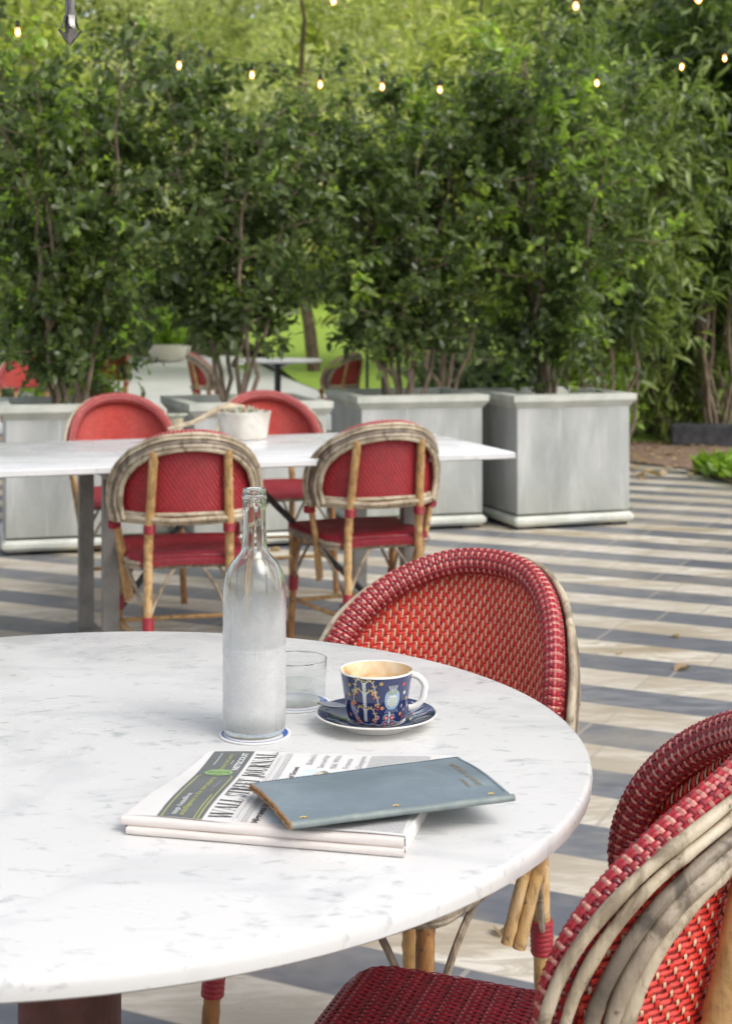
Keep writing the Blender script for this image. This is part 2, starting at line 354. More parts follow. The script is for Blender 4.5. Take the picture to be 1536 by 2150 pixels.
# ------------------------------------------------------------------ setting
g = MB().add([(-60, -3, -.03), (60, -3, -.03), (60, 150, -.03), (-60, 150, -.03)], [(0, 1, 2, 3)]).build('ground', 'soil', smooth=False)
struct(g, 'dark soil under the garden', 'ground')
BED = [at(1326, 972, 0), at(1440, 986, 0), at(1480, 1000, 0), at(1560, 1025, 0), at(1700, 1050, 0)]
ter = [(-14, -2), (5, -2), (5, 6.5)]+[(p.x, p.y) for p in BED[::-1]]+[(1.7, 11.9), (1.2, 14), (.4, 17), (-.5, 20.5), (-1.1, 23.8), (-2.0, 29.5), (-3, 36), (-14, 36)]
m, n, b = mat('pale_path', rough=.45)  # pale board colour also carries the grazing reflection of the sky
v = n.coord('Object'); wv = n.new('TexWave', wave_type='BANDS', bands_direction='Y'); wv.inputs['Scale'].default_value = 1.1; wv.inputs['Distortion'].default_value = .3
n.l(v, wv.inputs[0]); c_ = n.ramp(n.noise(v, 2.5, 5), [(.35, (.62, .62, .62)), (.65, (.74, .745, .76))])
n.l(n.mix(n.ramp(wv.outputs[0], [(.02, (.6,)*3), (.12, (0,)*3)]), c_, (.42, .43, .45)), b.inputs['Base Color'])
pp = MB().add([(x, y, .004) for x, y in ((-14, 12.6), (1.38, 13.1), (1.2, 14), (.4, 17), (-.5, 20.5), (-1.1, 23.8), (-2.0, 29.5), (-3, 36), (-14, 36))], [tuple(range(9))]).build('path', 'pale_path', smooth=False)
struct(pp, 'path of narrow boards beyond the planters, paled as by sky reflection', 'path')
p = MB().add([(x, y, 0) for x, y in ter], [tuple(range(len(ter)))]).build('paving', 'striped_paving', smooth=False)
struct(p, 'terrace paving in diagonal stripes of pale limestone and blue grey slate', 'paving')
def lawn_z(x, y): return .015+max(0, y-24)*.035+max(0, y-45)*.06
lp = MB()
edge = [(1.7, 11.9), (1.2, 14), (.4, 17), (-.5, 20.5), (-1.1, 23.8), (-2.0, 29.5), (-3, 36), (-4, 60), (-5, 90)]
for i in range(len(edge)-1):
    (x0, y0), (x1, y1) = edge[i], edge[i+1]
    if y0 < 13: y0 = 13.5; x0 = 1.32
    vs = []; 
    for (x, y) in ((x0, y0), (x1, y1)):
        for t in range(9): X = x+(30-x)*t/8; vs.append((X, y, lawn_z(X, y)))
    lp.add(vs, [(j, j+1, j+10, j+9) for j in range(8)])
lw_ = lp.build('lawn', 'lawn_turf'); struct(lw_, 'sunny mown lawn beyond the planters', 'lawn')
mul = MB().add([(1.71, 11.95, .012)]+[(q_.x, q_.y, .012) for q_ in BED]+[(9, 9, .012), (9, 20, .012), (1.4, 14, .012)], [tuple(range(8, -1, -1))[::-1]]).build('garden_bed', 'mulch', smooth=False)
struct(mul, 'brown mulched bed beside the terrace on the right', 'ground')

# ------------------------------------------------------------------ foliage
LT_OVAL = (np.array([(0, 0, 0), (0, .5, -.04), (0, 1, -.12), (.26, .28, .05), (.24, .68, .03), (-.26, .28, .05), (-.24, .68, .03)]),
           [(0, 3, 1), (1, 3, 4), (1, 4, 2), (0, 1, 5), (1, 6, 5), (1, 2, 6)])
LT_LONG = (np.array([(0, 0, 0), (0, .5, .02), (0, 1, -.22), (.10, .3, .04), (.09, .72, -.03), (-.10, .3, .04), (-.09, .72, -.03)]), LT_OVAL[1])
LT_QUAD = (np.array([(0, 0, 0), (.3, .5, .06), (0, 1, -.1), (-.3, .5, .06)]), [(0, 1, 2), (0, 2, 3)])

def leaves_mesh(name, P, D, size, tint, matn, rng, tmpl=LT_OVAL, parent=None, uprough=.6):
    """P positions, D growth directions; one mesh of many leaf faces"""
    N = len(P); T, Fc = tmpl; K = len(T)
    D = D/np.linalg.norm(D, axis=1, keepdims=True)
    up = np.tile([0, 0, 1.0], (N, 1))+rng.normal(0, uprough, (N, 3))
    X = np.cross(D, up); X /= np.linalg.norm(X, axis=1, keepdims=True)+1e-9; Z = np.cross(X, D)
    V = P[:, None, :]+size[:, None, None]*(T[None, :, 0:1]*X[:, None, :]+T[None, :, 1:2]*D[:, None, :]+T[None, :, 2:3]*Z[:, None, :])
    V = V.reshape(-1, 3); Fc = np.array(Fc); FI = (Fc[None]+(np.arange(N)*K)[:, None, None]).reshape(-1, 3)
    me = bpy.data.meshes.new(name); me.vertices.add(len(V)); me.vertices.foreach_set('co', V.astype(np.float32).ravel())
    me.loops.add(FI.size); me.loops.foreach_set('vertex_index', FI.astype(np.int32).ravel())
    me.polygons.add(len(FI)); me.polygons.foreach_set('loop_start', np.arange(0, FI.size, 3, dtype=np.int32))
    me.polygons.foreach_set('use_smooth', np.ones(len(FI), dtype=bool))
    me.materials.append(MATS[matn]); me.update(calc_edges=True)
    a = me.attributes.new('tint', 'FLOAT', 'POINT'); a.data.foreach_set('value', np.repeat(tint, K).astype(np.float32))
    o = bpy.data.objects.new(name, me); COL.objects.link(o)
    if parent: o.parent = parent
    return o

def grow(rng, base, top, wander=.05, n=10):
    base = np.array(base, float); top = np.array(top, float); pts = []
    off = np.cumsum(rng.normal(0, wander/n**.5, (n, 3)), 0); off -= off[0]
    for i in range(n): t = i/(n-1); pts.append(base*(1-t)+top*t+off[i]*(1 if i else 0))
    return pts

def shrub(name, label, cat, loc, seed, h=2.0, rad=.55, stems=7, z0=.0, low=.28, leaf=.060, dens=1.0, matn='leaf_hedge', tmpl=LT_OVAL,
          young=.12, group=None, bark='bark', r0=.012, spread=.35, lean=(0, 0), topfade=.25):
    rng = np.random.default_rng(seed); root = thing(name, label, cat, loc, 0, group)
    tr = MB(); Ps = []; Ds = []; Ts = []; Sz = []
    for s in range(stems):
        a = 2*pi*s/stems+rng.uniform(-.5, .5); rr = rng.uniform(.3, 1)
        b = (cos(a)*.07*rr, sin(a)*.07*rr, z0-.03)
        hh = h*rng.uniform(.72, 1.0); e = (cos(a)*rad*spread*2*rr+lean[0], sin(a)*rad*spread*2*rr+lean[1], z0+hh)
        st = grow(rng, b, e, .09 if h < 3 else .18, 14)
        L = len(st); tr.tube(st, [r0*(1-.85*i/(L-1))*rng.uniform(.9, 1.1)+.002 for i in range(L)], 7)
        nb = int(26*hh/2*dens**.5)
        for k in range(nb):
            t = low+(1-low)*(k+rng.uniform(0, 1))/nb; t = min(t, .99); i = int(t*(L-1)); f = t*(L-1)-i
            p0 = st[i]*(1-f)+st[min(i+1, L-1)]*f
            aa = rng.uniform(0, 2*pi); prof = min(1, .45+1.6*(t-low)) * (1-topfade*max(0, t-.6)/.4*1.4)
            ln = rad*rng.uniform(.45, 1.0)*prof
            d = np.array([cos(aa), sin(aa), rng.uniform(-.1, .8)]); d /= np.linalg.norm(d)
            br = grow(rng, p0, p0+d*ln, .12*ln+.02, 6)
            if rng.uniform() < .75: tr.tube(br, [.0045, .004, .0035, .003, .002, .0012], 4)
            fresh = rng.uniform() < young*(.5+t)
            for q in range(int(8*dens)):
                u = rng.uniform(.15, 1); i2 = min(int(u*5), 4); f2 = u*5-i2; p1 = br[i2]*(1-f2)+br[i2+1]*f2
                d2 = d*rng.uniform(.2, 1)+rng.normal(0, .55, 3); d2[2] += .2; d2 /= np.linalg.norm(d2)
                tl = rng.uniform(.06, .16)*leaf/.05
                m_ = rng.integers(5, 9)
                us = (np.arange(m_)+.5)/m_
                P = p1+np.outer(us*tl, d2)
                dd = d2*.6+rng.normal(0, .6, (m_, 3)); dd[:, 2] -= .15
                Ps.append(P); Ds.append(dd); Sz.append(leaf*rng.uniform(.45, 1.25, m_))
                tb = np.clip(rng.normal(.42, .2, m_), 0, .82)
                if fresh or rng.uniform() < young*.35: tb = rng.uniform(.82, 1, m_)
                Ts.append(tb)
    tr.build('trunk', bark, root)
    leaves_mesh('crown', np.vstack(Ps), np.vstack(Ds), np.concatenate(Sz), np.concatenate(Ts), matn, rng, tmpl, root)
    return root

def tree(name, label, cat, loc, seed, h=6, rad=2, n=5000, leaf=.13, matn='leaf_far', cz=.25, group=None, tmpl=LT_QUAD, lobes=26, r0=.12, squash=1.0):
    """a tree or big bush: trunk with limbs, crown of many leaf clumps"""
    rng = np.random.default_rng(seed); root = thing(name, label, cat, loc, 0, group); tr = MB()
    C = []; 
    for i in range(lobes):
        t = rng.uniform(cz, 1); a = rng.uniform(0, 2*pi); rr = rad*sqrt(rng.uniform(.05, 1))*sqrt(max(.05, 1-((t-cz-(1-cz)*.4)/(.68*(1-cz)))**2))
        C.append((rr*cos(a), rr*sin(a)*squash, h*t*.95, rng.uniform(.22, .42)*rad))
    st = grow(rng, (0, 0, -.05), (rng.normal(0, .2), 0, h*.8), .1*h**.5, 9)
    tr.tube(st, [r0*(1-.8*i/8) for i in range(9)], 8)
    for c in C[::2]:
        i = max(1, min(7, int(c[2]/h*8*.7))); tr.tube(grow(rng, st[i], (c[0], c[1], c[2]), .2, 5), [r0*.3, r0*.22, r0*.15, r0*.1, r0*.05], 5)
    C = np.array(C); idx = rng.integers(0, lobes, n); d = rng.normal(0, 1, (n, 3)); d /= np.linalg.norm(d, axis=1, keepdims=True)
    rad_ = C[idx, 3]*rng.uniform(.35, 1.05, n)**.6
    P = C[idx, :3]+d*rad_[:, None]*np.array([1, 1, .8])
    D = d+rng.normal(0, .6, (n, 3)); D[:, 2] -= .1
    tint = np.clip(rng.normal(.45, .22, n)+(rng.uniform(-.25, .25, lobes))[idx], 0, 1)
    tr.build('trunk', 'bark_far', root)
    leaves_mesh('crown', P, D, leaf*rng.uniform(.6, 1.2, n), tint, matn, rng, tmpl, root)
    return root

# ------------------------------------------------------------------ planters with their shrubs
def planter(label, c, rz, hgt=.76, wid=.77):
    t = thing('planter', label, 'planter', (c[0], c[1], 0), rz, 'zinc planters in a row')
    b = MB(); wb = wid*.92
    b.box((0, 0, hgt/2+.02), (wb, wb, hgt-.13), bev=.006); b.build('body', 'zinc', t)
    r = MB(); rw = .055; zt = hgt-.02
    for k in range(4):
        a = k*pi/2; hw = wid/2
        # mitred rim strip
        def R(x, y, z): return (x*cos(a)-y*sin(a), x*sin(a)+y*cos(a), z)
        o0, o1, i_ = hw, hw, hw-rw
        vs = [R(-o0, -o0, zt-.018), R(o0, -o0, zt-.018), R(o0, -o0, zt+.016), R(-o0, -o0, zt+.016), R(-i_, -i_, zt+.020), R(i_, -i_, zt+.020), R(i_, -i_, zt-.09), R(-i_, -i_, zt-.09)]
        r.add(vs, [(0, 1, 2, 3), (3, 2, 5, 4), (4, 5, 6, 7), (0, 7, 6, 1)])
    r.build('rim', 'zinc_rim', t, smooth=False)
    MB().box((0, 0, .048), (wid*.975, wid*.975, .056), bev=.018).build('plinth', 'zinc_rim', t, smooth=False)
    f = MB()
    for sx_ in (-1, 1):
        for sy in (-1, 1): MB().box((sx_*wid*.38, sy*wid*.38, .010), (.1, .1, .018)).build('foot', 'dark_iron', t, smooth=False)
    rng = random.Random(int(c[0]*100))
    def sf(u, v): x = (u-.5)*wid*.84; y = (v-.5)*wid*.84; return (x, y, hgt-.10+.03*noise.noise(Vector((x*6, y*6, c[0]))))
    MB().grid(sf, 14, 14).build('soil', 'soil', t)
    return t
PL = [((-1.56, 7.86), radians(15), 'zinc planter behind the left end of the long table, cut by the left edge'),
      ((-.66, 8.02), radians(19), 'zinc planter mostly hidden behind the dining chairs, second from the left'),
      ((.225, 8.62), radians(15), 'zinc planter behind the right dining chair, its corner over the table end'),
      ((1.065, 8.72), radians(19), 'zinc planter standing clear at the right end of the row')]
for c, rz, lab in PL: planter(lab, c, rz)
SG = 'leafy shrubs in the planters'
shrub('shrub', 'tall shrub with bare reddish stems in the leftmost planter', 'shrub', (-1.60, 7.86, .66), 11, 2.0, .58, 8, group=SG, young=.13, r0=.013, dens=1.25, spread=.3, low=.12)
shrub('shrub', 'bushy dark shrub in the planter behind the dining chairs', 'shrub', (-.70, 8.02, .66), 12, 1.96, .54, 7, group=SG, young=.05, low=.26, dens=1.25)
shrub('shrub', 'shrub with a fan of bare forked stems in the planter behind the right dining chair', 'shrub', (.21, 8.60, .66), 13, 2.0, .62, 9, group=SG, young=.08, low=.20, dens=1.3, spread=.42)
shrub('shrub', 'dense shrub in the free standing right planter', 'shrub', (1.06, 8.72, .66), 14, 2.1, .68, 8, group=SG, young=.14, low=.12, dens=1.35)

# tall shrubs rooted in the bed at the right
shrub('oleander', 'long leaved shrub growing from the mulch right of the last planter', 'shrub', (2.75, 14.3, 0), 21, 4.3, 1.0, 8, low=.10, leaf=.17, matn='leaf_dark', tmpl=LT_LONG, young=.05, dens=1.0, r0=.028, group='shrubs in the right bed')
shrub('oleander', 'tall dark shrub at the right edge behind the stone post', 'shrub', (4.5, 15.6, 0), 22, 4.3, 1.2, 8, low=.05, leaf=.16, matn='leaf_dark', tmpl=LT_LONG, young=.05, dens=1.1, r0=.03, group='shrubs in the right bed')
shrub('oleander', 'yellow green narrow leaved shrub rising above the right planter shrub', 'shrub', (1.85, 11.2, 0), 23, 3.3, .9, 9, low=.35, leaf=.14, matn='leaf_long', tmpl=LT_LONG, young=.5, dens=1.2, r0=.016, group='shrubs in the right bed')
shrub('oleander', 'long leaved shrub at the right edge in front of the dark tall shrub', 'shrub', (3.15, 13.3, 0), 27, 4.2, 1.0, 9, low=.40, leaf=.15, matn='leaf_dark', tmpl=LT_LONG, young=.4, dens=1.3, r0=.02, group='shrubs in the right bed')
shrub('oleander', 'pale green narrow leaved shrub showing over the middle of the hedge', 'shrub', (.55, 11.2, 0), 24, 3.3, .6, 6, low=.5, leaf=.14, matn='leaf_lit', tmpl=LT_LONG, young=.3, dens=.9, r0=.02, group='shrubs in the right bed')
# low planting seen between and under the planters
shrub('low_shrub', 'sage green mound seen just left of the last planter', 'shrub', (1.1, 14.6, 0), 31, 1.0, .8, 9, low=.05, leaf=.09, matn='leaf_sage', young=.1, dens=1.1)
shrub('low_shrub', 'leafy bush behind the free standing right planter', 'shrub', (1.75, 12.6, 0), 32, 1.6, .6, 8, low=.02, leaf=.07, matn='leaf_bright', young=.3, dens=1.0)
shrub('low_shrub', 'bright yellow green bush glowing behind the leftmost planter shrub', 'shrub', (-2.75, 13.2, 0), 33, 2.3, .75, 8, low=.25, leaf=.09, matn='leaf_bright', young=.5, dens=1.0)
shrub('low_shrub', 'dark bush at the far end of the path', 'shrub', (-5.7, 24.0, 0), 34, 2.6, 1.5, 9, low=.0, leaf=.14, matn='leaf_dark', young=.05, dens=1.2)
shrub('low_shrub', 'broad leaved plant low beside the oleander stems', 'shrub', (2.85, 13.6, 0), 35, .95, .5, 7, low=.1, leaf=.2, matn='leaf_long', tmpl=LT_LONG, young=.6, dens=.45)
shrub('low_shrub', 'light green bush at the far right edge', 'shrub', (3.9, 14.0, 0), 36, 1.5, .5, 7, low=.05, leaf=.08, matn='leaf_hedge', young=.5, dens=1.1)
# trees and big bushes behind
TG = 'trees behind the terrace'
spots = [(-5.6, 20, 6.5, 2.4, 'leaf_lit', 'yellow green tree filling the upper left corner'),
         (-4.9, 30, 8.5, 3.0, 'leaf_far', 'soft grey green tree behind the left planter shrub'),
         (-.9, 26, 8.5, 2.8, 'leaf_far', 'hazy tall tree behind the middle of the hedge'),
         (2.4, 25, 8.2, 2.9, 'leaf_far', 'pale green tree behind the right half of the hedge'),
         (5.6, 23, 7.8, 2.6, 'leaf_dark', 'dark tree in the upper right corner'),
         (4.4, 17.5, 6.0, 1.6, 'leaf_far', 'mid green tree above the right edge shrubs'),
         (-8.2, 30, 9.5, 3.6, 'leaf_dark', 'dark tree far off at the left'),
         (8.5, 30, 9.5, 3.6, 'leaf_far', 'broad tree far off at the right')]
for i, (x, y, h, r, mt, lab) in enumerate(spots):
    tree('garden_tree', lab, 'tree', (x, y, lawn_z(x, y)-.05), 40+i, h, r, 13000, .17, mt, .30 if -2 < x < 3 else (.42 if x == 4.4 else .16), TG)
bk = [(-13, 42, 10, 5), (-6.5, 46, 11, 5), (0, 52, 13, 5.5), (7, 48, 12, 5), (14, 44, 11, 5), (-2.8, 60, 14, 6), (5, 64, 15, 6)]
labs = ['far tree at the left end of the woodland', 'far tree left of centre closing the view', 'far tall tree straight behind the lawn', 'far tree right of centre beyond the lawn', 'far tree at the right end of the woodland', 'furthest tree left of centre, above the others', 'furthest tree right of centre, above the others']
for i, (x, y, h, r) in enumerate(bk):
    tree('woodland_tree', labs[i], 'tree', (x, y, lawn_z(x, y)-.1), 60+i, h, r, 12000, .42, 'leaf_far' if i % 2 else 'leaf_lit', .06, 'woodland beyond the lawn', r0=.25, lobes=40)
# dark hedge behind the left half
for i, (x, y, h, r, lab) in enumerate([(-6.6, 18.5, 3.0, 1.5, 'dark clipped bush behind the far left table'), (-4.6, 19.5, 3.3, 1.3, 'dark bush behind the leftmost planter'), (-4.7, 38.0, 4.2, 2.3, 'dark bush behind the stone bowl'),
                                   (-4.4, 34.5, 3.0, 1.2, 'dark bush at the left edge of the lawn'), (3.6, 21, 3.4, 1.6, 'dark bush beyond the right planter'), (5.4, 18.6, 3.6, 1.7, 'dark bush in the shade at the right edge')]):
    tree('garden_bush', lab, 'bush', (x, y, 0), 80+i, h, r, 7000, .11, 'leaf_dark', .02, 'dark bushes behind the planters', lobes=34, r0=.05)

# ground cover at the right border, leaf litter
rng = np.random.default_rng(5); N = 3800
t = rng.uniform(0, 1, N); P = np.stack([2.45+1.6*rng.uniform(0, 1, N)**1.2, 10.9-2.2*t+.35*rng.uniform(0, 1, N), np.full(N, .02)], 1)
e0 = at(1480, 1003, 0); e1 = at(1700, 1060, 0)
edgeX = e0.x+(e0.y-P[:, 1])*(e1.x-e0.x)/(e0.y-e1.y); keep = (P[:, 0] > edgeX-.03+rng.uniform(-.04, .04, N)); P = P[keep]; N = len(P)
P[:, 2] += rng.uniform(0, .10, N); D = rng.normal(0, .6, (N, 3)); D[:, 2] = rng.uniform(.2, 1, N)
o = leaves_mesh('ground_cover', P, D, rng.uniform(.05, .11, N), rng.uniform(0, 1, N), 'leaf_bright', rng)
struct(o, 'bright green ground cover spilling over the paving edge at right', 'ground cover', 'stuff')
N = 320; P = np.stack([rng.uniform(1.8, 4.2, N), rng.uniform(10.6, 14.5, N), rng.uniform(.015, .035, N)], 1)
D = rng.normal(0, 1, (N, 3)); D[:, 2] *= .25
o = leaves_mesh('leaf_litter', P, D, rng.uniform(.05, .12, N), rng.uniform(0, 1, N), 'leaf_dry', rng, LT_OVAL, None, .3)
struct(o, 'dry brown leaf litter on the mulch bed', 'leaf litter', 'stuff')
for i, (px, py, s_, lab) in enumerate([(1052, 1965, .035, 'curled dry leaf on the paving just right of the table legs'), (1448, 1402, .05, 'dark dry leaf lying across a slate joint right of the red chair'),
                                       (1410, 1334, .028, 'pale dry leaf on the slate stripe near the right edge'), (1296, 1372, .022, 'small brown leaf on the paving beside the red chair'), (590, 1155, .05, 'dry leaf on the paving between the dining chairs')]):
    q_ = at(px, py, .006); mb = MB(); T = LT_OVAL[0]*s_*1.4
    mb.add([(x*1.2, y, .006+z*1.5+abs(x)*.5) for x, y, z in T], LT_OVAL[1]); o = mb.build('fallen_leaf', 'leaf_dry', loc=(q_.x, q_.y, 0)); o.rotation_euler = (0, 0, i*1.9)
    a_ = o.data.attributes.new('tint', 'FLOAT', 'POINT'); a_.data.foreach_set('value', [.2+.15*i]*7)
    tag(o, lab, 'leaf', 'fallen leaves on the paving')

# kerb and post at the right border
k0 = at(1395, 938, 0); kb = MB(); kb.box((0, 0, .10), (2.6, .2, .20), bev=.012)
o = kb.build('kerb_stone', 'slate_kerb', loc=(4.0, 12.9, 0)); o.rotation_euler = (0, 0, radians(-14)); tag(o, 'low dark slate kerb edging the bed behind the ground cover', 'kerb')
pb = MB(); pb.box((0, 0, .41), (.17, .15, .82), bev=.02)
pt = pb.build('stone_post', 'stone_post', loc=(3.30, 14.4, 0)); tag(pt, 'squat brown stone post among the shrubs at right', 'post')

# ------------------------------------------------------------------ bistro chair
WB = .25                                              # half width of the back
def seat_back_y(x, z): return -.232+.17*abs(x/WB)**2.3-.16*(z-.45)
def outline(t, inset=0.0, zl=.565, zc=.625, H=.235, nn=2.35):
    """arch of the back, t 0..1 from left foot over the top to the right foot -> (x, z)"""
    a = WB-inset; h = H-inset; Ls = zc-zl; La = 1.02; Lt = 2*Ls+La
    s = t*Lt
    if s < Ls: return (-(a-.012*(1-s/Ls)), zl+s)
    if s > Ls+La: return (a-.012*((s-Ls-La)/Ls), zc-(s-Ls-La))
    th = pi*(1-(s-Ls)/La)
    return (a*math.copysign(abs(cos(th))**(2/nn), cos(th)), zc+h*abs(sin(th))**(2/nn))
def even_outline(inset, n, **kw):
    raw = [outline(i/600, inset, **kw) for i in range(601)]
    pts = [Vector((x, seat_back_y(x, z), z)) for x, z in raw]
    L = [0]
    for a_, b_ in zip(pts, pts[1:]): L.append(L[-1]+(b_-a_).length)
    out = []; j = 0
    for i in range(n):
        s = L[-1]*i/(n-1)
        while j < 599 and L[j+1] < s: j += 1
        f_ = (s-L[j])/max(1e-9, L[j+1]-L[j]); out.append(pts[j].lerp(pts[j+1], min(1, max(0, f_))))
    return out, L[-1]
def back_normal(x, z):
    e = .002; dx = Vector((2*e, seat_back_y(x+e, z)-seat_back_y(x-e, z), 0)); dz = Vector((0, seat_back_y(x, z+e)-seat_back_y(x, z-e), 2*e))
    return dz.cross(dx).normalized()*1.0              # towards +y (the sitter)
RR = random.Random(77)
def ribbon(mb, pts, ns, w, mi):
    """slightly domed flat strand"""
    L = len(pts); vs = []; w *= RR.uniform(.90, 1.08); jo = RR.uniform(-.0003, .0003)
    for i in range(L):
        t = (pts[min(i+1, L-1)]-pts[max(i-1, 0)]).normalized(); wd = t.cross(ns[i]).normalized(); pts[i] = pts[i]+wd*(jo+RR.uniform(-.00012, .00012)); wd = wd*(w/2)
        vs += [pts[i]-wd-ns[i]*w*.12, pts[i]+ns[i]*w*.14, pts[i]+wd-ns[i]*w*.12]
    fs = []
    for i in range(L-1): a = i*3; fs += [(a, a+1, a+4, a+3), (a+1, a+2, a+5, a+4)]
    mb.add(vs, fs, mi)

def wrap(mb, p0, p1, r, turns=7):
    """binding of cord turned round a cane between p0 and p1"""
    p0 = Vector(p0); p1 = Vector(p1); pts = []; rs = []
    for i in range(turns*4+1):
        t = i/(turns*4); pts.append(p0.lerp(p1, t)); rs.append(r*(1+.07*abs(sin(pi*turns*t))))
    mb.tube(pts, rs, 12)

def bamboo(mb, pts, r, mi=0, nodes=.13, n=9, seed=0):
    """cane with swollen nodes"""
    rg = random.Random(seed); P = [Vector(p) for p in pts]; out = []; rs = []; acc = rg.uniform(0, nodes)
    for i in range(len(P)-1):
        seg = P[i+1]-P[i]; L = seg.length; m_ = max(1, int(L/.012))
        for k in range(m_):
            out.append(P[i]+seg*(k/m_)); d = abs((acc % nodes)-nodes/2); rs.append(r*(1+(.14*max(0, 1-d/.007)) - .03*(d < .018 and d > .008)+rg.uniform(-.02, .02))); acc += L/m_
    out.append(P[-1]); rs.append(r)
    mb.tube(out, rs, n, mi)

def make_chair():
    t = thing('bistro_chair', 'x', 'chair')
    # --- woven panel of the back
    mb = MB(); colw = .0040; row = .0075; inset = .025; h_ = .0011
    def ztop(x):
        a = WB-inset; u = min(1, abs(x)/a); return .625+(.235-inset)*(1-u**2.35)**(1/2.35)
    zb = .572
    def hv(j, z):
        r_ = (z/row+j*.75) % 3
        return h_*1.3*sin(pi*r_/2)**.7 if r_ < 2 else -h_*1.2*sin(pi*(r_-2))
    ncol = int((WB-inset)/colw)
    for j in range(-ncol, ncol+1):
        x = j*colw; zt = ztop(x)+.008
        red = j % 2 == 0; m_ = int((zt-zb)/(row/4)); pts = []; ns = []
        for i in range(m_+1):
            z = zb+(zt-zb)*i/m_; N_ = back_normal(x, z); pts.append(Vector((x, seat_back_y(x, z), z))+N_*hv(j, z)); ns.append(N_)
        ribbon(mb, pts, ns, .0062 if red else .0034, 0 if red else 1)
    z = zb+.004; i = 0
    while z < .625+.235-inset+.004:
        xs = [j*colw for j in range(-ncol-1, ncol+2) if abs(j*colw) <= WB-inset+.004 and ztop(j*colw)+.006 >= z]
        if len(xs) > 3:
            pts = []; ns = []
            for x in xs:
                j = round(x/colw); N_ = back_normal(x, z); pts.append(Vector((x, seat_back_y(x, z), z))-N_*hv(j, z)*.85); ns.append(-N_)
            ribbon(mb, pts, ns, .0058, 2)
        z += row; i += 1
    bp = mb.build('backrest', ['strand_red', 'strand_cream', 'strand_weft'], t)
    # added dark sheet; its colour stands in for shade in the weave gaps
    mb = MB()
    def sh(u, v):
        x = (u*2-1)*(WB-inset+.01); z = zb+(ztop(x)+.006-zb)*v; return Vector((x, seat_back_y(x, z), z))
    mb.grid(sh, 50, 22); mb.build('gap_backing', 'weave_gap_shade', bp)
    # --- padded woven border
    mb = MB(); rr = .0215; cen, Lc = even_outline(.0175, 150)
    def roll(ti, phi, dr=0):
        f_ = ti*(len(cen)-1); i0 = min(int(f_), len(cen)-2); p = cen[i0].lerp(cen[i0+1], f_-i0)
        tg = (cen[min(i0+2, len(cen)-1)]-cen[max(i0-1, 0)]).normalized(); N_ = back_normal(p.x, p.z)
        o_ = tg.cross(N_).normalized(); taper = min(1, .72+.28*min(ti, 1-ti)/.10)
        # o_ points away from the arch centre or towards it; only its sign matters for phi
        n_ = (o_*cos(phi)*1.05+N_*sin(phi)*.80).normalized()
        return p+N_*.0145+o_*cos(phi)*rr*1.05*taper+N_*sin(phi)*rr*.80*taper+n_*dr, n_
    na = 17; nt_ = int(Lc/.0066); hr = .0011
    for a_ in range(na):
        ph = 2*pi*(a_+.5)/na; pts = []; ns = []
        for i in range(nt_*2+1):
            s_ = i/2; hgt = hr*(1 if (int(s_)+a_) % 2 else -1)*(1 if i % 2 else 0); p, n_ = roll(min(1, s_/nt_), ph, hgt); pts.append(p); ns.append(n_)
        ribbon(mb, pts, ns, .0060, 0)
    for s_ in range(nt_):
        pts = []; ns = []
        for i in range(na*2+1):
            k_ = i/2; hgt = -hr*(1 if (s_+int(k_)) % 2 else -1)*(1 if i % 2 else 0); p, n_ = roll((s_+.5)/nt_, 2*pi*k_/na, hgt); pts.append(p); ns.append(n_)
        ribbon(mb, pts, ns, .0054, 1 if s_ % 2 else 2)
    bo = mb.build('back_border', ['strand_crimson', 'strand_maroon', 'strand_pink'], t)
    mb = MB(); mb.grid(lambda u, v: roll(u, v*2*pi, -.0018)[0], 120, 17); mb.build('core', 'weave_gap_shade', bo)
    # --- cane arches behind
    def arch(inset, yoff, r, mname, seed, t0=0, t1=1, zl=.565, wob=.0012):
        mb = MB(); rg = random.Random(seed); pts = []; rs = []
        for i in range(91):
            t_ = t0+(t1-t0)*i/90; x, z = outline(t_, inset, zl=zl); N_ = back_normal(x, z)
            w_ = Vector((noise.noise(Vector((i*.12, seed, 0))), 0, noise.noise(Vector((i*.12, seed, 5)))))*wob*2
            pts.append(Vector((x, seat_back_y(x, z), z))+N_*yoff+w_); rs.append(r*(1+.20*noise.noise(Vector((i*.2, seed*3.1, 2)))+(.10 if i % 17 == 8 else 0)))
        mb.tube(pts, rs, 9); return mb
    fr = arch(.0035, -.0105, .0062, '', 1).build('back_frame', 'cane_pale', t)
    arch(.0140, -.0150, .0060, '', 2).build('arch_cane', 'cane_pale', fr)
    arch(.0270, -.0205, .0075, '', 3).build('arch_cane', 'cane_hollow_shade', fr)  # dark cane fills the hollow; its colour stands in for the shade there
    arch(.0375, -.0240, .0085, '', 6, wob=.002).build('arch_cane', 'cane_grey', fr)
    arch(.0485, -.0210, .0088, '', 4, zl=.575).build('arch_cane', 'cane_pale', fr)
    # --- bottom rail, two canes round the back
    mb = MB()
    for dz, yo, r in ((.0, -.030, .0088), (.014, -.016, .0075), (-.012, -.018, .0070)):
        pts = [Vector((x, seat_back_y(x, .575)+yo*(1-.3*abs(x)/WB), .578+dz+.004*noise.noise(Vector((x*9, dz*90, 0))))) for x in [(-1+2*i/28)*(WB-.006) for i in range(29)]]
        mb.tube(pts, r, 8)
    mb.build('bottom_rail', 'cane_pale', t)
    # --- seat
    mb = MB(); sy0, sy1 = -.205, .215
    def halfw(y):
        v = (y-sy0)/(sy1-sy0); base = .188+.030*v; d = min(v, 1-v)*(sy1-sy0)/.055
        return base-(.055*(1-sqrt(max(0, 1-(1-min(1, d))**2))))
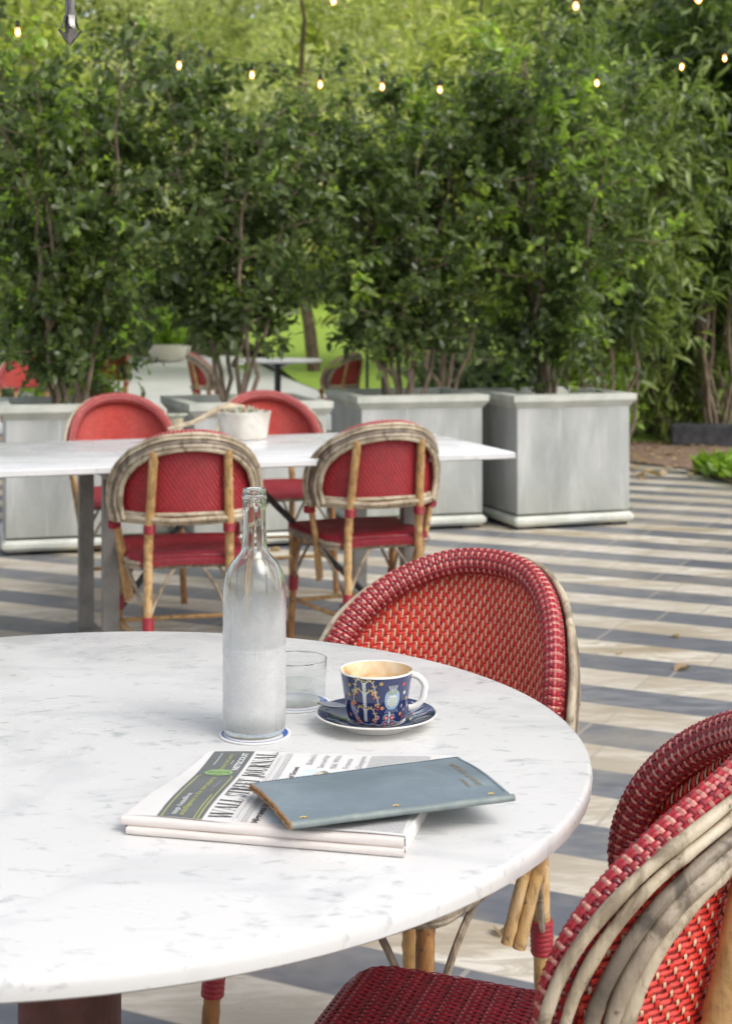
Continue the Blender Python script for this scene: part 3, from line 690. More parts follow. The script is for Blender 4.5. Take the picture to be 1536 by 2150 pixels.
    def sedge(s_, y, dome=True):
        """point across the seat at signed distance s_ from the middle, rolled down at the edge"""
        L = halfw(y); r_ = .016; v = (y-(sy0+sy1)/2)/((sy1-sy0)/2); zz = .458+.004*(1-(s_/L)**2 if abs(s_) < L else 0)
        ye = max(0, abs(v)-.93)/.07; zz -= .010*ye*ye
        a_ = abs(s_); x_ = L-r_
        if a_ <= x_: return Vector((s_, y, zz)), Vector((0, 0, 1))
        th = min((a_-x_)/r_, pi/2); ex = max(0, (a_-x_)-r_*pi/2)
        sg = math.copysign(1, s_); return Vector((sg*(x_+r_*sin(th)), y, zz-r_*(1-cos(th))-ex)), Vector((sg*sin(th), 0, cos(th)))
    pitch = .0050; rowp = .0090
    cols = int(.200/pitch)
    def hs_(j, y):
        r_ = (y/rowp+j*.5*3) % 3; return h_*1.2*sin(pi*r_/2)**.7 if r_ < 2 else -h_*sin(pi*(r_-2))
    for j in range(-cols, cols+1):
        x = j*pitch; pts = []; ns = []
        for i in range(int((sy1-sy0)/(rowp/4))+1):
            y = sy0+i*rowp/4
            if abs(x) > halfw(y)-.004: continue
            p, n_ = sedge(x, y); pts.append(p+n_*hs_(j, y)); ns.append(n_)
        if len(pts) > 4:
            # roll the strand ends down over front and back
            for e_, sg in ((0, -1), (-1, 1)):
                q_ = pts[e_]; ext = [(q_+Vector((0, sg*(.012*sin(a1)), -.012*(1-cos(a1)))), Vector((0, sg*sin(a1), cos(a1)))) for a1 in (.5, 1.0, 1.57)]
                ext.append((ext[-1][0]+Vector((0, 0, -.016)), ext[-1][1]))
                if e_ == 0: pts = [a1 for a1, _ in ext[::-1]]+pts; ns = [b1 for _, b1 in ext[::-1]]+ns
                else: pts = pts+[a1 for a1, _ in ext]; ns = ns+[b1 for _, b1 in ext]
            ribbon(mb, pts, ns, .0054 if j % 2 else .0040, 0 if j % 2 else 1)
    y = sy0+.006; i = 0
    while y < sy1-.004:
        L = halfw(y)+.030; m_ = int(2*L/(pitch)); pts = []; ns = []
        for k_ in range(m_+1):
            s_ = -L+2*L*k_/m_; p, n_ = sedge(s_, y); j = round(s_/pitch); pts.append(p-n_*hs_(j, y)*.8*(1 if abs(s_) < L-.03 else 0)); ns.append(n_)
        ribbon(mb, pts, ns, rowp*.86, 2); y += rowp; i += 1
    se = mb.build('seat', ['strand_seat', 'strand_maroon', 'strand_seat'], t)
    def ring(off, z, n=72):
        out = []
        per = []
        ys = [sy0+(sy1-sy0)*(.5-.5*cos(pi*i/30)) for i in range(31)]
        R = [(halfw(y)+off, y+(off if y > 0 else -off)*min(1, abs(2*(y-.005)/(sy1-sy0))**6)) for y in ys]
        return [Vector((x, y, z)) for x, y in R]+[Vector((-x, y, z)) for x, y in R[::-1]]
    mb = MB(); rg_ = ring(-.006, .447); mb.add(rg_, [tuple(range(len(rg_)))]); rg2 = ring(-.012, .425); mb.add(rg2, [tuple(range(len(rg2)))]); mb.build('gap_backing', 'weave_gap_shade', se, smooth=False)  # added dark sheets, shading the gaps below the seat weave
    mb = MB()
    mb.tube(ring(.001, .432), .0090, 8, closed=True); mb.tube(ring(-.004, .418), .0080, 8, closed=True)
    mb.build('seat_frame', 'cane_grey', t)
    # --- legs
    def leg(name, pts, r, mt, seed, wr, r_w):
        mb = MB(); bamboo(mb, pts, r, 0, .14, 10, seed); l_ = mb.build(name, mt, t)
        for a_, b_ in wr:
            w_ = MB(); wrap(w_, a_, b_, r_w); w_.build('binding', 'binding_red', l_)
        return l_
    def lerp(a_, b_, z): f_ = (z-a_[2])/(b_[2]-a_[2]); return tuple(a_[k_]+(b_[k_]-a_[k_])*f_ for k_ in range(3))
    for s_ in (-1, 1):
        ux = s_*.128
        top = (ux*.92, seat_back_y(ux*.92, .80)-.0255, .800); mid = (ux, seat_back_y(ux, .58)-.0225, .575); ks = (ux*1.03, -.222, .45); ft = (ux*1.05, -.238, 0)
        a1 = lerp(ks, ft, .262); a2 = lerp(ks, ft, .205)
        leg('rear_leg', [top, mid, ks, ft], .0148, 'cane_gold', 5+s_, [((mid[0], mid[1], .560), (mid[0], mid[1]+.003, .532)), (a1, a2)], .0185)
        # outer cane pair from the end of the arch down past the seat, cut off short
        mb = MB(); x0 = s_*(WB-.014); y0 = seat_back_y(WB-.01, .57)-.012
        bamboo(mb, [(x0, y0, .600), (s_*.208, y0+.010, .43), (s_*.186, y0+.040, .285)], .0105, 0, .12, 9, 7+s_)
        bamboo(mb, [(x0-s_*.010, y0+.019, .57), (s_*.197, y0+.030, .43), (s_*.174, y0+.056, .295)], .0095, 0, .12, 9, 17+s_)
        sc = mb.build('side_cane', 'cane_gold', t)
        w_ = MB(); wrap(w_, (x0-s_*.004, y0+.010, .556), (x0-s_*.005, y0+.013, .535), .0200); w_.build('binding', 'binding_red', sc)
        fk = (s_*.190, .188, .445); ff = (s_*.205, .222, 0)
        b1 = lerp(fk, ff, .262); b2 = lerp(fk, ff, .205)
        leg('front_leg', [fk, ff], .0135, 'cane_amber', 9+s_, [((fk[0], fk[1], .437), lerp(fk, ff, .408)), (b1, b2)], .0175)
    # --- braces: V pairs meeting at the bindings; stretchers
    def brace(a_, b_, bow=.02, mt='cane_grey', r=.0058):
        a_ = Vector(a_); b_ = Vector(b_); mb = MB(); pts = []
        for i in range(9): f_ = i/8; p = a_.lerp(b_, f_); p.z += bow*sin(pi*f_); pts.append(p)
        mb.tube(pts, r, 7); mb.build('brace', mt, t)
    for s_ in (-1, 1):
        rl = (s_*.134, -.232, .245); fl = (s_*.197, .206, .245)
        brace((s_*.045, -.212, .412), rl); brace((s_*.196, -.10, .412), (rl[0]+s_*.006, rl[1]+.012, rl[2]))
        brace((s_*.10, .205, .412), fl); brace((s_*.203, .08, .412), (fl[0], fl[1]-.012, fl[2]))
    mb = MB()
    for s_ in (-1, 1): mb.tube([(s_*.134, -.230, .175), (s_*.178, -.02, .178), (s_*.200, .205, .172)], .008, 8)
    mb.tube([(-.200, .204, .165), (0, .206, .168), (.200, .204, .165)], .008, 8); mb.tube([(-.134, -.232, .185), (0, -.236, .187), (.134, -.232, .185)], .007, 8)
    mb.build('stretcher', 'cane_gold', t)
    return t
CH = []
def chair(x, y, rz, label, group, sc=1.0, sz=None):
    o = CH[0] if len(CH) == 1 and not CH[0].get('used') else copy_tree(CH[0])
    if o is CH[0]: o['used'] = 1
    o.location = (x, y, 0); o.rotation_euler = (0, 0, rz); o.scale = (sc, sc, sz or sc); o['label'] = label; o['group'] = group; return o
CH.append(make_chair())
G1 = 'red woven bistro chairs'
chair(.045, 2.33, radians(143), 'red woven bistro chair tucked behind the round marble table, its glowing inner back facing us', G1, sz=.974)
chair(.137, 1.592, radians(72), 'red woven bistro chair in the right foreground seen from behind its curved cane frame', G1, sz=.972)
chair(-.622, 5.0, radians(13), 'red bistro chair with its back to us left of the bottle at the long table', G1)
chair(-.015, 5.38, radians(20), 'red bistro chair with its back to us right of the bottle at the long table', G1)
chair(-1.035, 6.40, radians(180+19), 'red bistro chair across the long table, left of the stone pot', G1)
chair(-.395, 6.62, radians(180+19), 'red bistro chair across the long table, behind the stone pot', G1)
chair(-1.19, 12.4, radians(-75), 'far red chair beside the left rim of the far round table', G1)
chair(-.34, 12.5, radians(60), 'far red chair seen from behind at the right of the far round table', G1)
chair(-2.86, 12.2, radians(170), 'far red chair at the left edge in front of the far left table', G1)
chair(-2.42, 13.4, radians(150), 'far red chair half hidden behind the stems of the leftmost shrub', G1)
for o in CH[0].children:
    if o.name.startswith('backrest'): bm0 = o.data
plain = {}
for key, mm in (('C', ['strand_crimson']*3), ('E', ['strand_salmon', 'strand_salmon', 'strand_salmon'])):  # backs darker, fronts paler: shade and light put into the strand colour
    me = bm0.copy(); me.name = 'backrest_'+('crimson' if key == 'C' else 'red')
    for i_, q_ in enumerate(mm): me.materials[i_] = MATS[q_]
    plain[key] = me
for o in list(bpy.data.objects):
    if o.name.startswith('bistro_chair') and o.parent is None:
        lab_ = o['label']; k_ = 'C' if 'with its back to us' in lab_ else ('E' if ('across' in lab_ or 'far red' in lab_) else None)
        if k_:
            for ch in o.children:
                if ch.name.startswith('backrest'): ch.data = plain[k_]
for o in list(CH[0].children):
    if o.name.startswith('stretcher'): bpy.data.objects.remove(o)
    elif o.name.startswith('front_leg'):
        top_ = [c_ for c_ in o.children if max(v.co.z for v in c_.data.vertices) > .40]
        for c_ in top_: bpy.data.objects.remove(c_)
if 'used' in CH[0]:
    for o in bpy.data.objects:
        if 'used' in o: del o['used']

# ------------------------------------------------------------------ round marble table
TC = (-.349, 1.742); TZ = .75
rt = thing('round_table', 'round white marble table in the foreground on a dark red pedestal', 'table', (TC[0], TC[1], 0))
MB().lathe([(.568, .728), (.604, .7285), (.608, .7315), (.609, .740), (.608, .7465), (.6055, .7492), (.602, .750), (.3, .750), (.01, .750)], 160, cap0=True).build('tabletop', 'marble', rt)
mb = MB(); mb.lathe([(.060, .04), (.060, .70)], 40, cap0=False, cap1=False); mb.build('pedestal', 'rust_maroon', rt)
MB().lathe([(.26, .0), (.26, .012), (.24, .022), (.09, .035), (.07, .05)], 48).build('base', 'rust_maroon', rt)
MB().lathe([(.07, .70), (.17, .712), (.17, .7275)], 40).build('mounting_plate', 'rust_maroon', rt)

# ------------------------------------------------------------------ long table
lt_rot = radians(19.0); LC = Vector((.545, 5.38)); lu = Vector((-cos(lt_rot), -sin(lt_rot))); lv = Vector((-sin(lt_rot), cos(lt_rot)))
LTL = 2.6; LTW = .98; LTZ = .73
lt = thing('long_table', 'long white marble dining table on grey steel trestles', 'table', (LC.x, LC.y, 0), lt_rot)
MB().box((-LTL/2, LTW/2, LTZ-.0125), (LTL, LTW, .025), bev=.004).build('tabletop', 'marble_far', lt)
for a_ in (.34, 1.44):
    m1 = MB()
    for v_ in (.20, .78): m1.box((-a_, v_, .36), (.055, .05, .655))
    m1.box((-a_, .49, .0175), (.09, .80, .034)); m1.box((-a_, .49, LTZ-.0415), (.06, .80, .030))
    m1.build('trestle', 'steel_frame', lt, smooth=False)
m1 = MB(); m1.box((-LTL/2, .49, LTZ-.0405), (LTL-.5, .05, .028)); m1.build('beam', 'dark_iron', lt, smooth=False)
m1 = MB(); m1.tube([(-.95, .49, .69), (-.36, .49, .10)], .012, 6); m1.tube([(-.95, .49, .69), (-1.40, .49, .10)], .012, 6); m1.build('brace', 'dark_iron', lt)

# pot with dried branches on the long table
pc = at(512, 921, LTZ)
pot = thing('plant_pot', 'rough white plaster pot holding dried cut branches on the long table', 'plant pot', (pc.x, pc.y, LTZ))
mb = MB(); prof = [(.088, 0), (.094, .004), (.100, .05), (.107, .100), (.109, .108), (.101, .110), (.098, .090), (.01, .086)]
mb.lathe(prof, 40); mb.v = [(x*(1+.03*noise.noise(Vector((x*14, y*14, z*14)))), y*(1+.03*noise.noise(Vector((x*14, y*14, z*14+5)))), z+.004*noise.noise(Vector((x*20, y*20, 3)))*(z > .05)) for x, y, z in mb.v]
mb.build('pot', 'plaster_pot', pot)
rg = random.Random(3)
mb = MB()
for i in range(46):
    a_ = rg.uniform(0, 2*pi); r_ = rg.uniform(0, .085); x, y = r_*cos(a_), r_*sin(a_)*.8; zz = .085
    d = Vector((rg.uniform(-1, 1), rg.uniform(-1, 1), rg.uniform(.3, 1.0))).normalized(); L = rg.uniform(.03, .065)
    mb.tube([(x, y, zz), Vector((x, y, zz))+d*L*.5, Vector((x, y, zz))+d*L], [.008, .009, .003], 6, mi=0 if i % 3 else 1)
mb.build('dried_cuttings', ['succulent', 'dry_branch'], pot)
br = MB(); pts = [(.0, .0, .118), (-.06, .0, .124), (-.10, -.005, .118), (-.15, -.01, .092), (-.20, -.02, .066), (-.25, -.02, .054), (-.30, -.02, .040)]
br.tube(pts, [.017, .019, .014, .011, .010, .009, .007], 9)
o = br.build('dry_branch', 'dry_branch', loc=(pc.x, pc.y, LTZ)); tag(o, 'pale forked dry branch leaning from the stone pot onto the table', 'branch')
vc = at(372, 917, LTZ)
cv = thing('candle_holder', 'small beige cylinder with frayed pale top on the long table left of the pot', 'candle holder', (vc.x, vc.y, LTZ))
MB().lathe([(.020, 0), (.023, .03), (.026, .078), (.020, .079), (.018, .06)], 24).build('cup', 'dry_branch', cv)
mb = MB()
for i in range(16): a_ = i*2*pi/16; mb.tube([(.018*cos(a_), .018*sin(a_), .07), (.026*cos(a_), .026*sin(a_), .088), ((.036+.006*(i % 3))*cos(a_), (.036+.006*(i % 2))*sin(a_), .090)], [.006, .007, .003], 5)
mb.lathe([(.022, .076), (.022, .088), (.01, .092)], 16); mb.build('frayed_top', 'succulent', cv)

# ------------------------------------------------------------------ far tables, bowl, lamp
def bistro_table(label, x, y, r=.36):
    t = thing('bistro_table', label, 'table', (x, y, 0), 0, 'far round tables')
    MB().lathe([(r-.01, .725), (r, .73), (r, .745), (r-.008, .75), (.01, .75)], 64).build('tabletop', 'marble_far', t)
    MB().lathe([(.03, .02), (.03, .66), (.10, .70), (.22, .724)], 16).build('pedestal', 'dark_iron', t)
    MB().lathe([(.22, 0), (.22, .012), (.03, .05)], 32).build('base', 'dark_iron', t)
bistro_table('far white round table showing between the second and third planters', -.83, 13.9, .42)
bistro_table('far white round table behind the leftmost planter stems', -3.7, 16.6, .42)
bc = at(355, 748, 0)
bw = thing('stone_bowl', 'wide pale stone bowl at the end of the far path', 'bowl', (bc.x, bc.y*.9, 0)); bw.location.x = bc.x*.9
MB().lathe([(.20, 0), (.30, .03), (.42, .16), (.47, .30), (.48, .385), (.45, .39), (.43, .33), (.01, .30)], 40).build('bowl', 'bowl_stone', bw)
shrub('bowl_plant', 'yellow green plant growing in the far stone bowl', 'plant', (bw.location.x+.02, bw.location.y, .30), 90, .62, .40, 9, low=.1, leaf=.13, matn='leaf_bright', dens=.5, young=.6, r0=.01)
gl = thing('garden_lamp', 'thin dark garden lamp on a stake in the lawn behind the third planter', 'lamp', (.01, 13.2, 0))
MB().tube([(0, 0, 0), (0, 0, .92)], .014, 8).build('stake', 'dark_iron', gl)
MB().lathe([(.02, .88), (.11, .93), (.12, .95), (.03, 1.0), (.01, 1.03)], 20).build('shade', 'dark_iron', gl)

# ------------------------------------------------------------------ things on the round table
def coaster(label, c, r=.0425):
    t = thing('coaster', label, 'coaster', (c.x, c.y, TZ+.0006), 0, 'paper coasters on the marble table')
    MB().lathe([(r, 0), (r, .0016), (.001, .0016)], 64).build('board', 'coaster_board', t, auto=30)
    mb = MB(); N_ = 64
    vs = [((r-.0035-(.0016 if k_ else 0))*cos(2*pi*i/N_), (r-.0035-(.0016 if k_ else 0))*sin(2*pi*i/N_), .0019) for k_ in (0, 1) for i in range(N_)]
    mb.add(vs, [(i, (i+1) % N_, N_+(i+1) % N_, N_+i) for i in range(N_)])
    # small printed crescent inside the ring
    vs = []
    for i in range(15): a_ = -.7+1.4*i/14; vs += [((r-.005)*cos(a_), (r-.005)*sin(a_), .0020), ((r-.006-.007*cos(a_*1.9)**2)*cos(a_), (r-.006-.007*cos(a_*1.9)**2)*sin(a_), .0020)]
    mb.add(vs, [(2*i, 2*i+2, 2*i+3, 2*i+1) for i in range(14)])
    mb.build('printed_ring', 'coaster_blue', t, smooth=False); return t
BC = at(534, 1541, TZ); GC = at(620, 1478, TZ)
coaster('round white coaster with a blue ring under the wine bottle', Vector((BC.x+.001, BC.y-.0035, TZ)), .0435).rotation_euler.z = .3
coaster('round white coaster with a blue ring under the low tumbler', GC, .0455).rotation_euler.z = .1
bt = thing('water_bottle', 'clear glass bottle misted with cold, half full of water', 'bottle', (BC.x, BC.y, TZ+.0024))
prof = [(.030, .0015), (.0345, .001), (.0370, .004), (.0380, .012), (.0380, .170), (.0371, .184), (.0342, .1965), (.0286, .2073), (.0219, .2146), (.0171, .2207), (.0151, .229), (.0143, .247), (.0140, .270), (.0139, .283),
        (.0140, .284), (.0150, .2845), (.0152, .290), (.0150, .2905), (.0140, .291), (.0140, .294), (.0142, .2965), (.0135, .298), (.0110, .2985), (.0095, .297), (.0093, .285)]
prof = [(r_, z_*.988) for r_, z_ in prof]
inner = [(r_-.0028, z_) for r_, z_ in prof if .006 < z_ < .272][::-1]+[(.030, .007), (.001, .0075)]
MB().lathe([q_ for q_ in prof if not (q_[1] > .27 and q_[0] < .0112 and q_[1] < .29)]+inner, 96, cap0=True, cap1=True).build('glass', 'frosted_glass', bt)
wt_ = MB(); wt_.lathe([(.030, .008), (.0345, .012), (.0350, .108), (.0350, .1085), (.001, .1085)], 48, cap0=True); wt_.build('water', 'still_water', bt)
MB().lathe([(.0350, .1045), (.0381, .1050), (.0381, .1058), (.0350, .1063)], 64, cap0=False, cap1=False).build('waterline', 'still_water', bt)
rg = random.Random(8); mb = MB()
def drop(th, z, r_, sx_=1, sz=1.3):
    # wall radius by height
    R_ = .0378
    for (ra, za), (rb, zb_) in zip(prof, prof[1:]):
        if za <= z <= zb_ and zb_ > za: R_ = ra+(rb-ra)*(z-za)/(zb_-za); break
    c_ = Vector((R_*cos(th), R_*sin(th), z)); n_ = Vector((cos(th), sin(th), 0)); tx = Vector((-sin(th), cos(th), 0)); vs = []
    for i in range(4):
        a_ = i/3*pi/2
        for j in range(8): b_ = 2*pi*j/8; vs.append(c_+tx*(r_*sx_*cos(a_)*cos(b_))+Vector((0, 0, r_*sz*cos(a_)*sin(b_)))+n_*(r_*.6*sin(a_)))
    mb.add(vs, [(i*8+j, i*8+(j+1) % 8, (i+1)*8+(j+1) % 8, (i+1)*8+j) for i in range(3) for j in range(8)])
for i in range(420): drop(rg.uniform(-pi-.2, .2), rg.choice([rg.uniform(.10, .2), rg.uniform(.01, .03), rg.uniform(.095, .105), rg.uniform(.02, .19)]), rg.uniform(.0004, .0011))
for i in range(22): drop(-1.75+.06*sin(i*.8)+rg.uniform(-.05, .05), .19-.0026*i, rg.uniform(.0008, .0016), 1, 1.5)
for i in range(18): drop(-2.6+rg.uniform(-.08, .08), .245+.001*i, rg.uniform(.0005, .0011), 1, 1.4)
mb.build('water_drops', 'clear_glass', bt)['kind'] = 'stuff'
tu = thing('tumbler', 'low clear tumbler with a little water standing behind the bottle', 'glass', (GC.x, GC.y, TZ+.0024))
MB().lathe([(.034, .001), (.0375, .002), (.0385, .006), (.0405, .056), (.0400, .057)], 64, cap0=True, cap1=False).build('glass', 'clear_glass', tu)
MB().lathe([(.0372, .0095), (.0380, .024), (.001, .0242)], 48, cap0=True).build('water', 'still_water', tu)
mb = MB(); mb.tube([(.0401*cos(2*pi*i/64), .0401*sin(2*pi*i/64), .0568) for i in range(64)], .0007, 6, closed=True); mb.build('rim', 'spoon_steel', tu)

# saucer, cup, spoon
SC = at(790, 1507, TZ+.010); SC.z = TZ
sa = thing('saucer', 'white rimmed saucer with a dark blue printed pattern under the cup', 'saucer', SC)
MB().lathe([(.040, 0), (.042, .0005), (.044, .006), (.066, .0125), (.0745, .0165), (.0750, .0178), (.0742, .0184), (.070, .0170), (.045, .0090), (.030, .0078), (.001, .0078)], 80, cap0=True).build('plate', 'porcelain', sa)
def sz_(r_):
    P_ = [(.001, .0078), (.030, .0078), (.045, .0090), (.070, .0170), (.0742, .0184)]
    for (a_, za), (b_, zb_) in zip(P_, P_[1:]):
        if a_ <= r_ <= b_: return za+(zb_-za)*(r_-a_)/(b_-a_)
    return .0184
mb = MB(); rs_ = [.036, .045, .058, .070, .0725]
mb.lathe([(r_, sz_(r_)+.0003) for r_ in rs_], 80, cap0=False, cap1=False); gz = mb.build('glaze_band', 'navy_glaze', sa)
mb = MB(); rg = random.Random(4)
def sdeco(a0, r_a, a1, r_b, w_, mi, dz=.0006):
    n_ = 6; vs = []
    for i in range(n_+1):
        f_ = i/n_; a_ = a0+(a1-a0)*f_; r_ = r_a+(r_b-r_a)*f_; ww = w_*sin(pi*min(.98, max(.08, f_)))
        da = ww/r_ if abs(a1-a0) < .05 else 0; dr = 0 if da else ww
        for sg in (-1, 1): vs.append(((r_+sg*dr)*cos(a_+sg*da), (r_+sg*dr)*sin(a_+sg*da), sz_(min(.074, r_+sg*dr))+dz))
    mb.add(vs, [(2*i, 2*i+1, 2*i+3, 2*i+2) for i in range(n_)], mi)
for i in range(90):
    a_ = rg.uniform(0, 2*pi); ra = rg.uniform(.040, .064)
    k_ = rg.choice([0, 0, 1, 1, 2, 3, 4])
    if rg.random() < .5: sdeco(a_, ra, a_+.01, min(.072, ra+rg.uniform(.004, .014)), rg.uniform(.0005, .0016), k_, .0006+.0001*(i % 5))
    else: sdeco(a_, ra, a_+rg.uniform(.1, .3), ra+rg.uniform(-.003, .003), rg.uniform(.0004, .0012), k_, .0006+.0001*(i % 5))
for i in range(26):  # pale feather strokes at the right
    a_ = rg.uniform(-.35, .55); ra = rg.uniform(.042, .05); sdeco(a_, ra, a_+.02, min(.0715, ra+rg.uniform(.010, .022)), rg.uniform(.0006, .0018), rg.choice([0, 0, 1]), .0007+.0001*(i % 5))
mb.build('pattern', ['deco_white', 'deco_blue', 'deco_gold', 'deco_red', 'deco_lilac'], sa, smooth=False)

cz_ = TZ+.0084
cu = thing('coffee_cup', 'dark blue cup painted with a small tree, leaves and a bird, drained of its coffee', 'cup', (SC.x, SC.y-.001, cz_))
CO = [(.0300, 0), (.0325, .001), (.0350, .004), (.0365, .009), (.0400, .030), (.0440, .056), (.0450, .0608)]
def crad(z):
    for (ra, za), (rb, zb_) in zip(CO, CO[1:]):
        if za <= z <= zb_: return ra+(rb-ra)*(z-za)/(zb_-za)
    return CO[-1][0]
body = MB().lathe([(r_, z_) for r_, z_ in CO[1:]], 96, cap0=True, cap1=False).build('body', 'navy_glaze', cu)
MB().lathe([(.0451, .0602), (.0451, .0616), (.0444, .0624), (.0434, .0616), (.0432, .060)], 96, cap0=False, cap1=False).build('rim', 'porcelain', cu)
inn = MB().lathe([(.0433, .0613), (.0415, .050), (.0385, .030), (.034, .012), (.024, .006), (.001, .0055)], 64, cap0=False).build('inside', 'coffee_stain', cu)
MB().lathe([(.0378, .027), (.001, .0272)], 40, cap0=False).build('coffee_dregs', 'froth', cu)
hd = MB(); hp = []
for i in range(17):
    a_ = -pi*.52+pi*1.06*i/16; hp.append((.0425+.0185*cos(a_)+(.0 if i > 8 else -.002), 0, .034+.0205*sin(a_)))
hd.tube(hp, [.0040]*17, 12, flat=.62); hdl = hd.build('handle', 'porcelain', cu); hdl.rotation_euler.z = radians(4)
# painted pattern on the cup (thin raised enamel), coordinates: a along the wall in metres from the front, z up
mb = MB(); DM = ['deco_white', 'deco_blue', 'deco_gold', 'deco_red', 'deco_orange', 'deco_lilac', 'deco_green']
TH0 = -pi/2
def cp(a_, z, dr): r_ = crad(z)+dr; th = TH0+a_/.040; return Vector((r_*cos(th), r_*sin(th), z))
def stroke(pts, w_, mi, dr=.00035, taper=False):
    vs = []; L = len(pts)
    for i, (x, y) in enumerate(pts):
        x0, y0 = pts[max(0, i-1)]; x1, y1 = pts[min(L-1, i+1)]; l_ = math.hypot(x1-x0, y1-y0) or 1; nx, ny = -(y1-y0)/l_, (x1-x0)/l_
        ww = w_/2*(1 if not taper else (1-.8*i/(L-1))); vs += [cp(x+nx*ww, y+ny*ww, dr), cp(x-nx*ww, y-ny*ww, dr)]
    mb.add(vs, [(2*i, 2*i+1, 2*i+3, 2*i+2) for i in range(L-1)], mi)
def blob(x, y, rx, ry, mi, dr=.0004, rot=0, n_=12, pw=1):
    vs = [cp(x, y, dr)]
    for i in range(n_):
        a_ = 2*pi*i/n_; ca, sa2 = cos(a_), sin(a_); ex = rx*math.copysign(abs(ca)**pw, ca); ey = ry*math.copysign(abs(sa2)**pw, sa2)
        vs.append(cp(x+ex*cos(rot)-ey*sin(rot), y+ex*sin(rot)+ey*cos(rot), dr))
    mb.add(vs, [(0, i+1, (i+1) % n_+1) for i in range(n_)], mi)
def curl(x0, y0, sgn, w_, h_, mi=0, fr=4):
    pts = []
    for i in range(12): a_ = pi*i/11*1.02; pts.append((x0+sgn*w_*(1-cos(a_))/2, y0+h_*sin(a_)-.006*max(0, i-6)/5))
    stroke(pts, .0009, mi, .0005)
    for i in range(3, 12, 2):
        x, y = pts[i]
        for d_ in (-1, 1): blob(x+d_*.0018, y+.001, .0017, .0007, 2, .0006, d_*.8+.5)
    x, y = pts[-1]; blob(x, y-.002, .0012, .0016, 4, .0008); blob(x-.0028*sgn, y-.0005, .0012, .0016, 4, .0008); blob(x-.001, y-.0055, .0011, .0015, 3, .0008)
tx = -.0145
stroke([(tx, .002+.0535*i/8) for i in range(9)], .0042, 0, .0003)
for i in range(22): stroke([(tx-.002, .004+i*.0023), (tx+.002, .0046+i*.0023)], .0006, 5 if i < 12 else 1, .0005)
for (yy, ww, hh) in ((.049, .0115, .0095), (.035, .0150, .011), (.016, .0120, .0085)):
    curl(tx+.001, yy, 1, ww, hh); curl(tx-.001, yy+.001, -1, ww*.95, hh)
blob(.0005, .0125, .0028, .0028, 0, .0004, .4, 5, 1); blob(.0005, .0125, .0018, .0018, 3, .0007)
# pale spotted bird
bx_ = .0195
blob(bx_, .034, .0098, .0125, 1, .0003, 0, 20, .8); blob(bx_, .032, .0070, .0078, 0, .0005, 0, 18)
for i in range(-2, 3):
    for j in range(-2, 3): blob(bx_+i*.0024+(j % 2)*.0012, .031+j*.0024, .0007, .0008, 6, .0008)
blob(bx_-.0035, .0435, .0026, .0024, 6, .0006); blob(bx_+.0035, .0435, .0026, .0024, 6, .0006)
blob(bx_-.0035, .0435, .0011, .0011, 2, .0009); blob(bx_+.0035, .0435, .0011, .0011, 2, .0009); blob(bx_, .0405, .0009, .0016, 2, .0009)
for i in range(-2, 3): stroke([(bx_+i*.0018, .046), (bx_+i*.0026, .0515)], .0008, 0, .0006)
for i in range(7): stroke([(bx_+(i-3)*.0022, .022), (bx_+(i-3)*.003, .0175)], .0008, 1, .0005)
# curled flower stem
fx = .0165
stroke([(fx, .002+.017*i/6) for i in range(7)], .0022, 0, .0004)
for sg in (-1, 1):
    for yy, ww in ((.0135, .0072), (.0055, .0095)):
        pts = [(fx+sg*ww*(1-cos(a_)), yy-.004+.0062*sin(a_)) for a_ in [pi*i/11*.98 for i in range(12)]]; pts = [(fx+sg*abs(p_[0]-fx)*.55, p_[1]) for p_ in pts]
        stroke(pts, .0011, 1, .0006); blob(fx+sg*ww*.58, yy-.0022, .0024, .0030, 3, .0005); blob(fx+sg*ww*.58, yy-.0022, .0009, .0012, 0, .0008)
# bird at the left, scattered flowers
blob(-.0315, .020, .0042, .0095, 1, .0004, .35, 16); blob(-.0300, .0155, .0032, .0060, 5, .0006, .6, 12); blob(-.0330, .0270, .0026, .0026, 4, .0006); blob(-.0275, .010, .0026, .0050, 5, .0006, .5)
for x, y, c_ in ((-.034, .050, 2), (-.030, .043, 6), (-.036, .038, 2), (.034, .051, 3), (.037, .040, 0), (.0345, .024, 5), (.0335, .014, 4), (.0405, .018, 5), (-.0225, .006, 4), (-.0395, .012, 4), (.0425, .032, 2), (.005, .0545, 2), (.0065, .024, 4), (.0395, .009, 3)):
    for k_ in range(5): blob(x+.0014*cos(k_*1.257), y+.0014*sin(k_*1.257), .0010, .0010, c_, .0005)
stroke([(-.042+i*.0034, .0035+.0012*sin(i*1.3)) for i in range(26)], .0016, 1, .0004)
dec = mb.build('painted_pattern', DM, body, smooth=False)

sp = thing('teaspoon', 'small steel teaspoon resting on the saucer left of the cup', 'spoon', (SC.x, SC.y, TZ))
def spn(u, v):      # bowl
    a_ = (u-.5)*2; b_ = v; wv = .0115*sin(pi*min(.985, .02+b_*.98))**.6
    return Vector((-.073+.036*b_, .004+a_*wv, .0235-.0032*(1-a_*a_)*sin(pi*b_)-.004*b_))
mb = MB(); mb.grid(spn, 11, 12); mb.grid(lambda u, v: spn(u, v)+Vector((0, 0, .0008)), 11, 12, flip=True); 
mb.build('bowl', 'spoon_steel', sp)
mb = MB(); mb.tube([(-.0375, .004, .0200), (-.025, .010, .0165), (-.005, .040, .0150), (.012, .068, .0205)], [.0020, .0017, .0020, .0036], 8, flat=.45); mb.build('handle', 'spoon_steel', sp)
for o in sp.children: o.location = (0, .012, .0)
fp = MB()
fp.add([(-.004, 0, 0), (.004, 0, 0), (.006, .012, .001), (-.002, .014, .001)], [(0, 1, 2, 3)])

